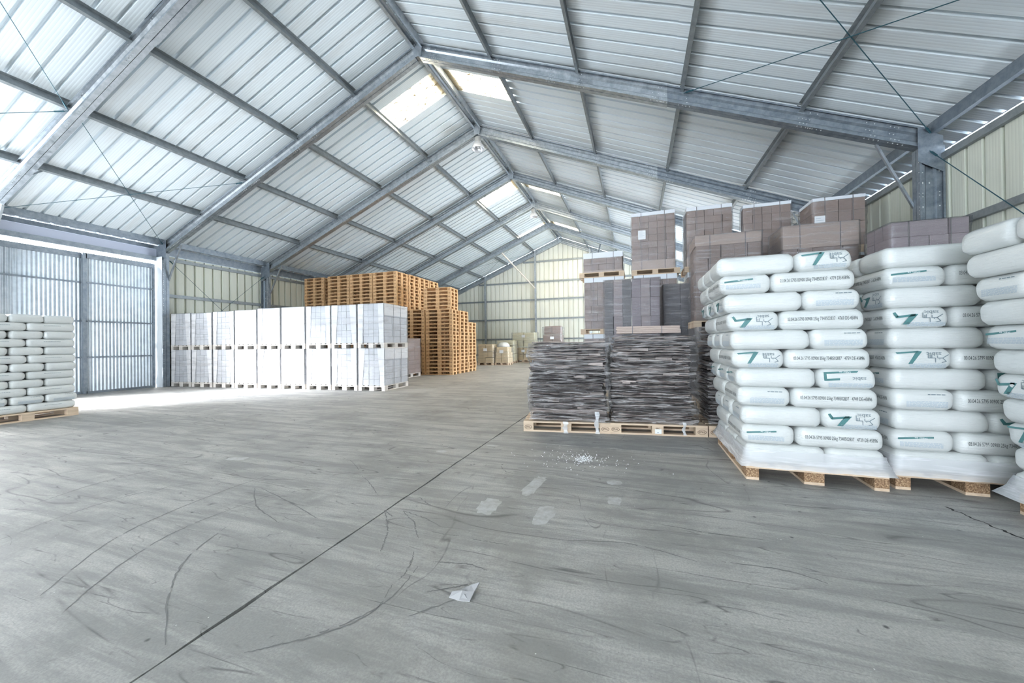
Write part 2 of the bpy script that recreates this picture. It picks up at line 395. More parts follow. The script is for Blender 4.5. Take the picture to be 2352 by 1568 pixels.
# pale worn patches of old paint
def patch(cx, cy, sx, sy, rz, seed, name='paint_patch'):
    rr = random.Random(seed); mb = MB(); n = 22; c, s_ = math.cos(rz), math.sin(rz); vs = []
    for i in range(n):
        t = 2 * PI * i / n; k = 1 + rr.uniform(-0.16, 0.16)
        ex = abs(math.cos(t)) ** 0.55 * (1 if math.cos(t) > 0 else -1); ey = abs(math.sin(t)) ** 0.55 * (1 if math.sin(t) > 0 else -1)
        x, y = ex * sx * k, ey * sy * k; vs.append((cx + x * c - y * s_, cy + x * s_ + y * c, 0.0012))
    mb.add(vs, [tuple(range(n))]); mb.build(name, M['patch'], floor)
pm = mat('worn_white_paint', (0.55, 0.57, 0.58), 0.6)
pv = noise_(pm, coords(pm), 14, 5, 0.7)
L(pm, mix(pm, ramp(pm, pv, [(0.4, 0.0), (0.62, 1.0)]), (0.50, 0.51, 0.51), (0.38, 0.375, 0.365)), B(pm).inputs['Base Color'])
M['patch'] = pm
patch(3.63, 2.60, 0.075, 0.13, 0.1, 1); patch(4.06, 2.58, 0.065, 0.14, 0.0, 2); patch(0.57, 2.90, 0.11, 0.05, 0.3, 3)
patch(2.58, 3.77, 0.07, 0.04, 0, 4); patch(4.52, 2.96, 0.05, 0.07, 0, 5); patch(4.50, 3.35, 0.06, 0.05, 0.4, 6)
patch(3.85, 3.1, 0.06, 0.22, -0.1, 7); patch(3.05, 4.15, 0.08, 0.03, 0, 8)
# tyre marks swept over the slabs
M['tyre'] = mat('rubber_mark', (0.17, 0.17, 0.17), 0.7)
MARKS = [[(2.92, 2.31), (3.01, 2.21), (3.12, 2.08), (3.17, 2.0), (3.21, 1.92), (3.25, 1.84)], [(3.06, 2.34), (3.15, 2.27), (3.23, 2.22), (3.3, 2.13), (3.38, 2.04)], [(3.06, 2.34), (3.15, 2.32), (3.29, 2.28), (3.44, 2.21)], [(2.92, 2.31), (2.99, 2.27), (3.04, 2.24)], [(3.04, 2.59), (3.15, 2.51), (3.2, 2.49)], [(3.4, 3.48), (3.5, 3.35), (3.58, 3.31)], [(3.6, 1.84), (3.68, 1.86), (3.81, 1.88), (3.92, 1.86)], [(3.44, 1.9), (3.48, 1.81), (3.51, 1.71), (3.51, 1.65)], [(3.41, 2.14), (3.51, 2.13), (3.61, 2.14)], [(3.7, 2.13), (3.81, 2.13), (3.95, 2.13)], [(2.47, 2.83), (2.58, 2.87), (2.78, 2.9)], [(1.81, 3.2), (1.96, 3.1), (2.11, 2.98)], [(2.26, 2.85), (2.44, 2.73), (2.69, 2.53)], [(0.82, 1.23), (0.72, 1.58), (0.74, 2.0), (1.1, 2.42)], [(1.89, 1.01), (1.55, 1.4), (1.41, 1.79), (1.37, 2.39), (1.47, 3.06)], [(2.15, 0.99), (1.89, 1.36), (1.78, 1.76), (1.85, 2.33)], [(2.85, 1.0), (2.48, 1.22), (2.21, 1.46), (2.05, 1.78)], [(1.56, 2.35), (1.92, 2.09), (2.34, 1.93)], [(1.62, 2.36), (2.08, 2.22), (2.55, 2.06)], [(3.5, 1.61), (3.54, 1.43), (3.44, 1.26), (3.29, 1.14), (3.2, 1.07)], [(3.54, 1.78), (3.56, 1.53), (3.48, 1.33), (3.36, 1.21)], [(-0.63, 1.69), (-0.61, 2.23), (-0.27, 2.87), (-0.17, 3.74)], [(0.22, 1.5), (0.07, 2.12), (0.33, 2.72)], [(0.61, 3.73), (0.89, 4.74), (1.42, 5.79)], [(-0.67, 3.86), (-0.5, 5.72), (0.41, 7.38)], [(3.89, 3.15), (4.47, 3.22), (4.81, 3.18)], [(4.79, 2.68), (5.15, 2.64), (5.43, 2.65)], [(5.13, 2.32), (5.42, 2.33), (5.59, 2.27)], [(4.27, 2.29), (4.65, 2.36), (5.0, 2.28)], [(3.7, 1.61), (3.81, 1.68), (3.88, 1.73)], [(3.7, 1.43), (3.87, 1.61)]]
for mi_, pts in enumerate(MARKS):
    rr = random.Random(mi_); P_ = [Vector((x, y, 0)) for x, y in pts]; fine_ = []
    for i in range(len(P_) - 1):
        p0 = P_[max(0, i - 1)]; p1 = P_[i]; p2 = P_[i + 1]; p3 = P_[min(len(P_) - 1, i + 2)]
        for q in range(10):
            t = q / 10; fine_.append(0.5 * ((2 * p1) + (p2 - p0) * t + (2 * p0 - 5 * p1 + 4 * p2 - p3) * t * t + (3 * p1 - p0 - 3 * p2 + p3) * t ** 3))
    fine_.append(P_[-1]); n_ = len(fine_); mb = MB(); vs = []
    for i, p in enumerate(fine_):
        d = (fine_[min(i + 1, n_ - 1)] - fine_[max(i - 1, 0)]).normalized(); nrm = Vector((-d.y, d.x, 0))
        w_ = (0.0012 + 0.0045 * math.sin(PI * (i + .3) / (n_ + .3)) ** .6 * rr.uniform(.25, 1.0)); p = p + nrm * rr.uniform(-.004, .004)
        a = p + nrm * w_; b = p - nrm * w_; vs += [(a.x, a.y, .0010), (b.x, b.y, .0010)]
    for i in range(n_ - 1):
        if rr.random() < .05: continue
        mb.add([vs[2 * i], vs[2 * i + 1], vs[2 * i + 3], vs[2 * i + 2]], [(0, 1, 2, 3)])
    mb.build('tyre_mark', M['tyre'], floor)
# crack in the slab on the right
mb = MB(); rr = random.Random(5); pts = []
for i in range(26):
    t = i / 25; pts.append((6.80 + 0.13 * t + rr.uniform(-.012, .012), 3.55 - 0.55 * t, 0.0012, 0.003 + rr.random() * 0.006))
for a, b in zip(pts, pts[1:]):
    mb.add([(a[0] - a[3], a[1], a[2]), (a[0] + a[3], a[1], a[2]), (b[0] + b[3], b[1], b[2]), (b[0] - b[3], b[1], b[2])], [(0, 1, 2, 3)])
mb.build('crack', M['joint'], floor)

# roof: ribbed sheets, skylights
ceiling = empty('ceiling'); structure(ceiling)
RP = 0.282
def sheet_profile(y0, y1):
    """list of (y, dz) across a sheet: flat trays with raised ribs, ribs centred RP apart, phase at y0+RP/2"""
    out = [(y0, 0)]; y = y0
    while y < y1 - 0.05:
        c = y + RP / 2
        out += [(c - 0.031, 0), (c - 0.028, 0.068), (c + 0.028, 0.068), (c + 0.031, 0)]
        y += RP
    out.append((y1, 0)); return out
def roof_piece(side, y0, y1, xa, xb, m, name, dz=0.0, flat=False):
    mb = MB(); prof = [(y0, 0), (y1, 0)] if flat else sheet_profile(y0, y1); n = len(prof); vs = []
    for x in (xa, xb):
        for y, h in prof: vs.append((side * x, y, zr(x) + LIFT + h + dz))
    fs = [(i, i + 1, n + i + 1, n + i) for i in range(n - 1)]
    vs2 = [(x, y, z + 0.004) for x, y, z in vs]
    mb.add(vs, fs if side > 0 else [f[::-1] for f in fs]); mb.add(vs2, fs if side < 0 else [f[::-1] for f in fs])
    return mb.build(name, m, ceiling)
SKY = [(8.248, 9.376, 8.39, 9.25), (15.016, 16.144, 15.02, 15.98), (20.656, 21.784, 20.90, 21.78)]
k = -19
while True:
    ya = 8.248 + 1.128 * k; yb = ya + 1.128
    k += 1
    if ya > YE - 0.2: break
    yb = min(yb, YE + 0.25)
    for side in (-1, 1):
        sk = [q for q in SKY if abs(q[0] - ya) < 0.05]
        if sk:
            s0, s1 = sk[0][2], sk[0][3]
            roof_piece(side, s0, s1, 0.09, 1.79, M['sky'], 'skylight_panel', 0.0, True)
            if s0 - ya > 0.03: roof_piece(side, ya, s0, 0.06, 1.83, M['roof'], 'roof_sheet', 0, True)
            if yb - s1 > 0.03: roof_piece(side, s1, yb, 0.06, 1.83, M['roof'], 'roof_sheet', 0, True)
            roof_piece(side, ya, yb, 1.78, 5.55, M['roof'], 'roof_sheet')
        else:
            roof_piece(side, ya, yb, 0.06, 5.55, M['roof'], 'roof_sheet')
        roof_piece(side, ya, yb, 5.36, 9.72, M['roof'], 'roof_sheet', -0.006)
# ridge cap and ridge purlins
mb = MB()
for side in (-1, 1): mb.hexa([(0, YN, RIDGE + LIFT + .05), (0, YE + .3, RIDGE + LIFT + .05), (side * .35, YE + .3, zr(.35) + LIFT + .045), (side * .35, YN, zr(.35) + LIFT + .045),
                              (0, YN, RIDGE + LIFT + .056), (0, YE + .3, RIDGE + LIFT + .056), (side * .35, YE + .3, zr(.35) + LIFT + .051), (side * .35, YN, zr(.35) + LIFT + .051)])
mb.build('ridge_cap', M['roof'], ceiling)
def zprof(h, fl=0.055, t=0.004):
    return [(-fl, h), (0, h), (0, 0), (fl, 0), (fl, -t), (-t, -t), (-t, h - t), (-fl, h - t)]
PH = 0.145
for a, b in zip(frames, frames[1:]):
    for side in (-1, 1):
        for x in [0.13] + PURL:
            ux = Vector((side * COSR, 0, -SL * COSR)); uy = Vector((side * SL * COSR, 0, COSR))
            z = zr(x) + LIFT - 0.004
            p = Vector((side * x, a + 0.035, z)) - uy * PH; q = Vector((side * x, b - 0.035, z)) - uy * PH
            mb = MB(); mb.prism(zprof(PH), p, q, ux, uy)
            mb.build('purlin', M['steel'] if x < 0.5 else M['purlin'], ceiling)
        x = 9.02; z = zr(x) + LIFT - 0.01
        mb = MB(); mb.prism([(0, 0), (0.07, 0), (0.07, -0.012), (0.012, -0.012), (0.012, -0.16), (0.07, -0.16), (0.07, -0.172), (0, -0.172)], (side * x, a + .03, z), (side * x, b - .03, z), (side, 0, 0), (0, 0, 1))
        mb.build('eave_purlin', M['dark_steel'], ceiling)
# knee struts between purlins and rafters
for y in frames[1:-1]:
    for side in (-1, 1):
        x = 7.40
        mb = MB(); mb.bar((side * x, y + 0.34, zr(x) + 0.0), (side * (x + .04), y + 0.07, zr(x) - 0.25), 0.018, 4)
        mb.build('purlin_stay', M['steel'], ceiling)

# rafters: sigma sections, sleeved near the ridge
def sigma(d, fw, t=0.0):
    # half profile on +y side: returns list of (y, z) ; z from 0 (top) to -d
    return [(0.004, 0), (fw, 0), (fw, -0.025), (fw - .006, -0.025), (fw - .006, -0.006), (0.045, -0.006), (0.045, -d * .27), (0.012, -d * .36),
            (0.012, -d * .64), (0.045, -d * .73), (0.045, -d + .006), (fw - .006, -d + .006), (fw - .006, -d + .025), (fw, -d + .025), (fw, -d), (0.004, -d)]
def rafter(y, side, x1):
    D = 0.31
    obj = None
    for (xa, xb, dd, fw, gr) in ((0.05, x1, D, 0.085, 0), (0.05, 5.30 if side > 0 else 3.2, D + 0.012, 0.093, 1)):
        mb = MB()
        for s_ in (-1, 1):
            pr_ = [(q[0] * s_ + (0.004 * s_ if gr else 0), q[1] + (0.006 if gr else 0)) for q in sigma(dd, fw)]
            if s_ < 0: pr_ = pr_[::-1]
            a = Vector((side * xa, y, zr(xa))); b = Vector((side * xb, y, zr(xb)))
            mb.prism(pr_, a, b, (0, 1, 0), (0, 0, 1))
        if gr == 0: obj = mb.build('rafter', M['dark_steel'] if side > 0 else M['steel'], ceiling)  # right-slope rafters get a darker steel: reflection shade put into the colour
        else: mb.build('rafter_sleeve', M['steel'], obj)
    mb = MB(); rr = random.Random(int(y * 10) + side)
    for xc in (0.3, 0.45, 1.83, 1.95, 3.1, 3.68, 5.1, 5.2, 5.58, 7.40, 7.55, 8.3, 8.6):
        if xc > x1: continue
        for dz in (-0.055, -0.155, -0.25):
            for dx in (-.05, 0, .05):
                if rr.random() < 0.35: continue
                x = xc + dx; yy = y - (0.05 if abs(dz + .155) > .05 else 0.02)
                mb.box(side * x - .007, side * x + .007, yy - .006, yy, zr(x) + dz - .007, zr(x) + dz + .007)
        for dx in (-.09, -.03, .03, .09):
            x = xc + dx; mb.box(side * x - .006, side * x + .006, y - .062, y - .05, zr(x) - D - .014, zr(x) - D - .004)
    stuff(mb.build('bolt_and_lit_hole', M['bolt_and_lit_hole'], obj))
    return obj
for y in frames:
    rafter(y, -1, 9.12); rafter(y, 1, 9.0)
    mb = MB(); mb.box(-0.09, 0.09, y - .075, y + .075, RIDGE - 0.30, RIDGE - 0.02)
    mb.add([(-.12, y - .08, RIDGE - .08), (.12, y - .08, RIDGE - .08), (.10, y - .08, RIDGE - .22), (0, y - .08, RIDGE - .27), (-.10, y - .08, RIDGE - .22)], [(0, 4, 3, 2, 1)])
    mb.build('ridge_plate', M['steel'], ceiling)

# roof bracing cables
def cable(a, b, parent, r=0.006):
    mb = MB(); mb.bar(a, b, r, 5)
    for p, q in ((a, b), (b, a)):
        p = Vector(p); q = Vector(q); d = (q - p).normalized(); mb.bar(p + d * .06, p + d * .20, r * 2.4, 6)
    mb.build('bracing_cable', M['cable'], parent)
Fm1, F0, F1 = Y0 - BAY, Y0, Y0 + BAY
for side in (-1, 1):
    for (ya, yb, xs) in ((Fm1, F0, (5.58, 9.05)), (Fm1 - BAY, Fm1, (5.58, 9.05)), (Fm1 - BAY, Fm1, (1.9, 5.58)), (Y0 + 4 * BAY, YE - .1, (1.9, 5.58)), (Y0 + 4 * BAY, YE - .1, (5.58, 9.05))):
        xa, xb = xs; d = -0.07
        cable((side * xa, ya + .05, zr(xa) + d), (side * xb, yb - .05, zr(xb) + d), ceiling)
        cable((side * xb, ya + .05, zr(xb) + d - .012), (side * xa, yb - .05, zr(xa) + d - .012), ceiling)

# walls -------------------------------------------------------------
def clad_prof(a, b, pitch, rib, h):
    out = [(a, 0)]; t = a + pitch / 2
    while t < b - rib:
        out += [(t - rib, 0), (t - rib * .8, h), (t + rib * .8, h), (t + rib, 0)]; t += pitch
    out.append((b, 0)); return out
def clad_y(parent, X, side, ya, yb, z0, z1, m, name='cladding_panel', pitch=0.283, rib=0.030, h=0.055):
    prof = clad_prof(ya, yb, pitch, rib, h); n = len(prof)
    vs = [(X + side * q, y, z) for z in (z0, z1) for y, q in prof]
    vs2 = [(x + side * .005, y, z) for x, y, z in vs]
    fs = [(i, i + 1, n + i + 1, n + i) for i in range(n - 1)]
    mb = MB(); mb.add(vs, fs if side < 0 else [f[::-1] for f in fs]); mb.add(vs2, fs if side > 0 else [f[::-1] for f in fs])
    return mb.build(name, m, parent)
wall_left = structure(empty('wall_left')); wall_right = structure(empty('wall_right'))
XL, XR = -9.34, 9.20
def girt(parent, X, side, ya, yb, z, m=None):
    mb = MB(); mb.prism([(0, .05), (.055, .05), (.055, .03), (.004, .03), (.004, -.045), (.06, -.045), (.06, -.05), (0, -.05)],
                        (X - side * .07, ya + .02, z), (X - side * .07, yb - .02, z), (side, 0, 0), (0, 0, 1))
    return mb.build('girt', m or M['purlin'], parent)
def wall_bays(parent, side, X, bays, z0, z1):
    for a, b in bays:
        n = 3; st = (b - a) / n
        for i in range(n): clad_y(parent, X, side, a + st * i, a + st * (i + 1), z0, z1, M['clad'], pitch=st / 4)
        for z in (0.62, 1.72, 2.84 if side < 0 else 2.90, 3.98): girt(parent, X, side, a, b, z)
        zf = zr(9.55) + LIFT
        mb = MB(); mb.box(*(sorted((side * 9.52, side * 9.55))), a, b, zf - .20, zf - 0.004); mb.build('fascia', M['fascia'], parent)
        mb = MB(); mb.box(*(sorted((side * (9.345 if side < 0 else 9.22), side * 9.55))), a, b, zf - .21, zf - 0.20); mb.build('gutter', M['steel'], parent)
        if side < 0: mb = MB(); mb.box(-9.375, -9.36, a, b, 4.092, zr(9.37) + LIFT - .022); mb.build('eave_light_block', M['dark_steel'], parent)  # dark strip added to block outside light along the eave
left_bays = [(frames[i], frames[i + 1]) for i in range(len(frames) - 1)]
wall_bays(wall_left, -1, XL, [(a, b) for a, b in left_bays if a > Fm1 + 1] + [(frames[i], frames[i + 1]) for i in range(4)], 0.0, 4.095)
wall_bays(wall_right, 1, XR, [q for i, q in enumerate(left_bays) if i not in (8, 9)], 0.0, 4.08)
# the bays with open side gates keep only the fascia
for i in (8, 9):
    a, b = left_bays[i]; zf = zr(9.55) + LIFT; mb = MB(); mb.box(9.52, 9.55, a, b, zf - .20, zf - 0.004); mb.build('fascia', M['fascia'], wall_right)
# columns
def column(parent, side, y, X, ztop, m):
    mb = MB(); D = 0.30
    for s_ in (-1, 1):
        pr_ = [(-q[1], q[0] * s_) for q in sigma(D, 0.085)]
        mb.prism(pr_ if s_ > 0 else pr_[::-1], (X, y, 0), (X, y, ztop), (-side, 0, 0), (0, 1, 0))
    o = mb.build('column', m, parent)
    mb = MB(); rr = random.Random(int(y * 7))
    z = 0.4
    while z < ztop - .1:
        for dx in (0.05, 0.15, 0.25):
            if rr.random() < .5:
                x = X - side * dx; h = rr.choice((.007, .007, .014)); yy = y - (.048 if abs(dx - .15) > .05 else .014)
                mb.box(x - .008, x + .008, yy - .004, yy, z - h, z + h)
        mb.box(*sorted((X - side * (D + .004), X - side * (D + .001))), y - .075, y - .063, z - .006, z + .006)
        z += 0.055 if rr.random() < .6 else .16
    stuff(mb.build('bolt_and_lit_hole', M['bolt_and_lit_hole'], o))  # column dots stand for daylight through punched holes, put into pale colour
    return o
for y in frames:
    if True:
        c = column(wall_left, -1, y, XL + .02, 4.12, M['dark_steel']); column(wall_right, 1, y, XR - .02, 4.16, M['dark_steel'])
        for side, par, X in ((-1, wall_left, XL + .02), (1, wall_right, XR - .02)):
            mb = MB()
            xi = side * (abs(X) - .30)
            mb.hexa([(xi, y + .06, 3.28), (xi, y + .10, 3.28), (xi, y + .10, 3.36), (xi, y + .06, 3.36),
                     (side * 8.42, y + .06, zr(8.42) - .33), (side * 8.42, y + .10, zr(8.42) - .33), (side * 8.42, y + .10, zr(8.42) - .25), (side * 8.42, y + .06, zr(8.42) - .25)])
            mb.build('knee_brace', M['steel'], par)
            mb = MB(); xo = X - side * .02; xi2 = side * 8.86
            mb.add([(xo, y - .09, 4.30), (xi2, y - .09, zr(8.86) - .02), (xi2, y - .09, zr(8.86) - .33), (xi2, y - .09, 3.95), (xo, y - .09, 3.75),
                    (xo, y - .084, 4.30), (xi2, y - .084, zr(8.86) - .02), (xi2, y - .084, zr(8.86) - .33), (xi2, y - .084, 3.95), (xo, y - .084, 3.75)],
                   [(0, 1, 2, 3, 4), (9, 8, 7, 6, 5), (0, 5, 6, 1), (1, 6, 8, 3), (3, 8, 9, 4), (4, 9, 5, 0)])
            mb.build('gusset', M['dark_steel'], par)
# wall bracing cables
cable((-9.1, F0 + .1, 3.95), (-9.1, F1 - .1, 1.0), wall_left); cable((-9.12, F1 - .1, 3.95), (-9.12, F0 + .1, 1.0), wall_left)
cable((9.0, F0 - .08, 4.1), (9.0, Fm1 + .1, 0.9), wall_right)

# far gable wall
wall_back = structure(empty('wall_back'))
st = 0.967; x = -9.34
while x < 9.2:
    xb = min(x + st, 9.2); prof = clad_prof(x, xb, 0.3223, 0.034, 0.06)
    # insert the ridge point
    if x < 0 < xb: prof = sorted(prof + [(0.0, 0.0)], key=lambda q: q[0]) if all(abs(q[0]) > 1e-4 for q in prof) else prof
    n = len(prof)
    vs = [(px, YE + .06 + q, 0.0) for px, q in prof] + [(px, YE + .06 + q, zr(px) + LIFT - .012) for px, q in prof]
    vs2 = [(a_, b_ + .006, c_) for a_, b_, c_ in vs]
    fs = [(i, i + 1, n + i + 1, n + i) for i in range(n - 1)]
    mb = MB(); mb.add(vs, fs); mb.add(vs2, [f[::-1] for f in fs]); mb.build('cladding_panel', M['cladx'], wall_back)
    x += st
cols = [-9.0, -5.36, -1.70, 1.95, 5.6, 8.9]
for cx in cols:
    mb = MB(); mb.box(cx - .05, cx + .05, YE - .16, YE - .01, 0, zr(cx) - .02); mb.build('column', M['steel'], wall_back)
for z in (0.4, 1.49, 2.845, 4.15, 5.35, 6.71):
    xe = min(9.1, (RIDGE - z - .35) / SL)
    edges = sorted([c for c in cols if abs(c) < xe] + [-xe, xe])
    for a, b in zip(edges, edges[1:]):
        if b - a < .3: continue
        mb = MB(); mb.prism([(0, .05), (.05, .05), (.05, .03), (.004, .03), (.004, -.045), (.06, -.045), (.06, -.05), (0, -.05)], (a + .06, YE - .02, z), (b - .06, YE - .02, z), (0, 1, 0), (0, 0, 1))
        mb.build('girt', M['purlin'], wall_back)
for s_, x0, x1, z1 in ((-1, -2.9, -1.72, 4.9), (1, 2.9, 1.95, 4.9)):
    mb = MB(); mb.bar((x0, Y0 + 4 * BAY, zr(abs(x0)) - .3), (x1, YE - .12, z1), 0.045, 8); mb.build('raking_strut', M['whitewood'] if s_ < 0 else M['dark_steel'], wall_back)

# unseen near gable, set back so sun through its added gate misses the view
wall_front = structure(empty('wall_front'))
def plate(x0, x1, z0, z1a, z1b):
    mb = MB(); mb.hexa([(x0, YN - .13, z0), (x1, YN - .13, z0), (x1, YN - .1, z0), (x0, YN - .1, z0), (x0, YN - .13, z1a), (x1, YN - .13, z1b), (x1, YN - .1, z1b), (x0, YN - .1, z1a)])
    mb.build('cladding_panel', M['cladx'], wall_front)
plate(-9.34, -5.0, 0, zr(9.34) + .08, zr(5) + .08); plate(8.0, 9.2, 0, zr(8) + .08, zr(9.2) + .08)
plate(-5.0, 0, 4.4, zr(5) + .08, zr(0) + .08); plate(0, 8.0, 4.4, zr(0) + .08, zr(8) + .08)

# side door bay on the left: header, rail, two corrugated leaves
mb = MB(); a, b = Fm1 - BAY, F0
zf = zr(9.55) + LIFT
mb.box(-9.55, -9.52, a, b, zf - .20, zf - .004); mb.build('fascia', M['fascia'], wall_left)
mb = MB(); mb.box(-9.36, -9.30, a, b, 4.00, 4.235); mb.build('door_header', M['fascia'], wall_left)
mb = MB(); mb.box(-9.375, -9.36, a, b, 4.25, zr(9.37) + LIFT - .022); mb.build('eave_light_block', M['dark_steel'], wall_left)  # added strip darkens the eave, light left only at its edges and ribs
mb = MB(); mb.box(-9.36, -9.22, a, b, 3.865, 4.00); mb.build('door_rail', M['dark_steel'], wall_left)
def leaf(nm, y0, y1, X, z1):
    d = structure(empty(nm)); pieces = []
    mid = (y0 + y1) / 2
    for ya, yb in ((y0 + .05, mid), (mid, y1 - .05)):
        prof = []; t = ya; n = 0
        while t < yb - 1e-6:
            prof.append((t, 0.012 * math.cos(2 * PI * (t - y0) / 0.0765))); t += 0.0765 / 8
        prof.append((yb, 0.012 * math.cos(2 * PI * (yb - y0) / 0.0765))); n = len(prof)
        vs = [(X + q, y, z) for z in (0.02, z1 - .1) for y, q in prof]; vs2 = [(x_ - .004, y_, z_) for x_, y_, z_ in vs]
        fs = [(i, i + 1, n + i + 1, n + i) for i in range(n - 1)]
        mb = MB(); mb.add(vs, fs); mb.add(vs2, [f[::-1] for f in fs]); mb.build('corrugated_sheet', M['corr'], d, smooth=True)
    for ya, yb in ((y0, y0 + .08), (y1 - .06, y1)):
        mb = MB(); mb.box(X - .02, X + .05, ya, yb, 0.002, z1); mb.build('stile', M['dark_steel'], d)
    for za, zb in ((0.002, .06), (z1 - .14, z1)):
        mb = MB(); mb.box(X - .02, X + .05, y0 + .06, y1 - .06, za, zb); mb.build('rail', M['dark_steel'], d)
    for z in (0.97, 1.94, 2.98):
        mb = MB(); mb.box(X + .012, X + .05, y0 + .06, y1 - .06, z - .02, z + .02); mb.build('rail', M['dark_steel'], d)
    return d
leaf('door_1', 5.80, 7.37, -9.30, 3.77)
leaf('door_2', 4.10, 5.90, -9.385, 3.77)
# dented white sheeting over the column foot
mb = MB(); rows, colsn = 22, 5; vs = []
for i in range(rows + 1):
    for j in range(colsn + 1):
        z = 3.98 * i / rows; y = 7.395; x = -9.27 + 0.31 * j / colsn
        d = noise.noise(Vector((j * .7, i * .5, 3))) * 0.035 * (1.0 if i < 14 else .4)
        vs.append((x + d * .4, y - abs(d), z))
fs = [(i * (colsn + 1) + j, i * (colsn + 1) + j + 1, (i + 1) * (colsn + 1) + j + 1, (i + 1) * (colsn + 1) + j) for i in range(rows) for j in range(colsn)]
mb.add(vs, fs); mb.add([(x_ - .01, y_ + .012, z_) for x_, y_, z_ in vs], [f[::-1] for f in fs])
mb.build('column_sheeting', M['whitesheet'], wall_left, smooth=True)

# ridge lamps
def lamp(y, label):
    t = empty('bay_lamp', (0.0, y, RIDGE - 0.33)); tag(t, label, 'lamp', 'bell lamps under the ridge')
    mb = MB(); mb.box(-.09, .09, -.02, .02, -.05, 0.012); mb.build('bracket', M['lampbody'], t)
    mb = MB(); mb.lathe([(0.0, -.05), (.10, -.05), (.10, -.19), (.085, -.21), (0, -.21)], 18); mb.build('housing', M['lampbody'], t)
    mb = MB(); mb.lathe([(.085, -.20), (.14, -.25), (.19, -.33), (.205, -.40), (.21, -.42), (.20, -.42), (.185, -.33), (.13, -.25), (.07, -.21)], 28)
    mb.build('reflector', M['lampglass'], t, smooth=True)
    mb = MB(); mb.lathe([(0, -.20), (.035, -.22), (.045, -.30), (.03, -.36), (0, -.37)], 12); mb.build('bulb', M['paper'], t, smooth=True)
lamp(F1, 'grey bell lamp hanging at the ridge on the nearer rafter, large in view')
lamp(Y0 + 3 * BAY, 'small grey bell lamp hanging at the ridge farther down the hall')

# ================================================================== pallets
def euro_parts(m_board, m_block, Lx=1.2, Ly=0.8, rnd=R):
    """list of (name, box, mat) for a pallet: deck boards, stringers, blocks, bottom boards; long side along x"""
    P = []
    k = Ly / 0.8
    yb = [(-.40, .145), (-.2125, .10), (-.0725, .145), (.1125, .10), (.255, .145)]
    for y, wd in yb: P.append(('deck_board', (-Lx / 2, Lx / 2, y * k, y * k + wd * k, .122, .144), m_board))
    xs = [(-Lx / 2, .145), (-.0725, .145), (Lx / 2 - .145, .145)]
    for x, wd in xs: P.append(('stringer', (x, x + wd, -Ly / 2, Ly / 2, .100, .122), m_board))
    ys = [(-Ly / 2, .10), (-.0725, .145), (Ly / 2 - .10, .10)]
    for y, wd in ys: P.append(('bottom_board', (-Lx / 2, Lx / 2, y, y + wd, 0, .022), m_board))
    for x, wx in xs:
        for y, wy in ys: P.append(('block', (x, x + wx, y, y + wy, .022, .100), m_block))
    return P
_pm = {}
def pallet(name, loc, rz, label, group, style='wood', Lx=1.2, Ly=0.8):
    t = empty(name, loc, rz); tag(t, label, 'pallet', group)
    key = (style, Lx, Ly)
    if key not in _pm:
        mb_, mk = {'wood': (M['wood'], M['wood']), 'white': (M['whitewood'], M['whitewood']), 'chip': (M['wood'], M['chip'])}[style]
        lst = []
        for nm, bx, m_ in euro_parts(mb_, mk, Lx, Ly):
            mb = MB(); e_ = 0.0015
            mb.box(bx[0] + e_, bx[1] - e_, bx[2] + e_, bx[3] - e_, bx[4], bx[5]); lst.append((nm, mb.mesh(nm, m_)))
        _pm[key] = lst
    for nm, me in _pm[key]: put(nm, me, t)
    return t
# one-mesh pallet for the far stacks
def far_mesh():
    mb = MB()
    for nm, bx, m_ in euro_parts(None, None):
        e_ = .003; mb.box(bx[0] + e_, bx[1] - e_, bx[2] + e_, bx[3] - e_, bx[4] + .0005, bx[5])
    mb.m = 1
    for s_ in (-1, 1):
        yy = s_ * .4011
        for cx in (-.5275, 0, .5275):
            n = 10; vs = []
            for r_ in (1.0, .68):
                for i in range(n): t = 2 * PI * i / n; vs.append((cx + .045 * r_ * math.cos(t), yy - s_ * .003, .061 + .026 * r_ * math.sin(t)))
            mb.add(vs, [(i, (i + 1) % n, n + (i + 1) % n, n + i)[::-s_] for i in range(n)])
            if cx: mb.add([(cx - .022, yy - s_ * .003, .052), (cx + .022, yy - s_ * .003, .052), (cx + .022, yy - s_ * .003, .068), (cx - .022, yy - s_ * .003, .068)], [(0, 1, 2, 3)[::-s_]])
    return mb.mesh('wooden_pallet', [M['newwood'], M['newhole']])
FAR = far_mesh()
ORD = ['bottom', 'second', 'third', 'fourth', 'fifth', 'sixth', 'seventh', 'eighth', 'ninth', 'tenth', 'eleventh', 'twelfth', 'thirteenth', 'fourteenth', 'fifteenth', 'sixteenth', 'seventeenth', 'eighteenth', 'nineteenth', 'twentieth',
       'twenty-first', 'twenty-second', 'twenty-third', 'twenty-fourth', 'twenty-fifth', 'twenty-sixth', 'twenty-seventh', 'twenty-eighth', 'twenty-ninth', 'thirtieth']
def from_top(i, n):
    k_ = n - 1 - i
    return 'topmost' if k_ == 0 else ORD[k_] + ' from the top'
def empties(cx, cy, z0, n, rz, desc, group, sx=1.0, n_total=None, base_i=0, mn=0, dx=0.0):
    tot = n_total or n
    for i in range(mn, n):
        o = put('wooden_pallet', FAR, None, (cx + R.uniform(-.008, .008), cy + R.uniform(-.008, .008), z0 + i * .144), rz + R.uniform(-.006, .006))
        o.scale = (sx, 1, 1)
        tag(o, 'orange pine pallet, %s of %s' % (from_top(i + base_i, tot), desc), 'pallet', group)
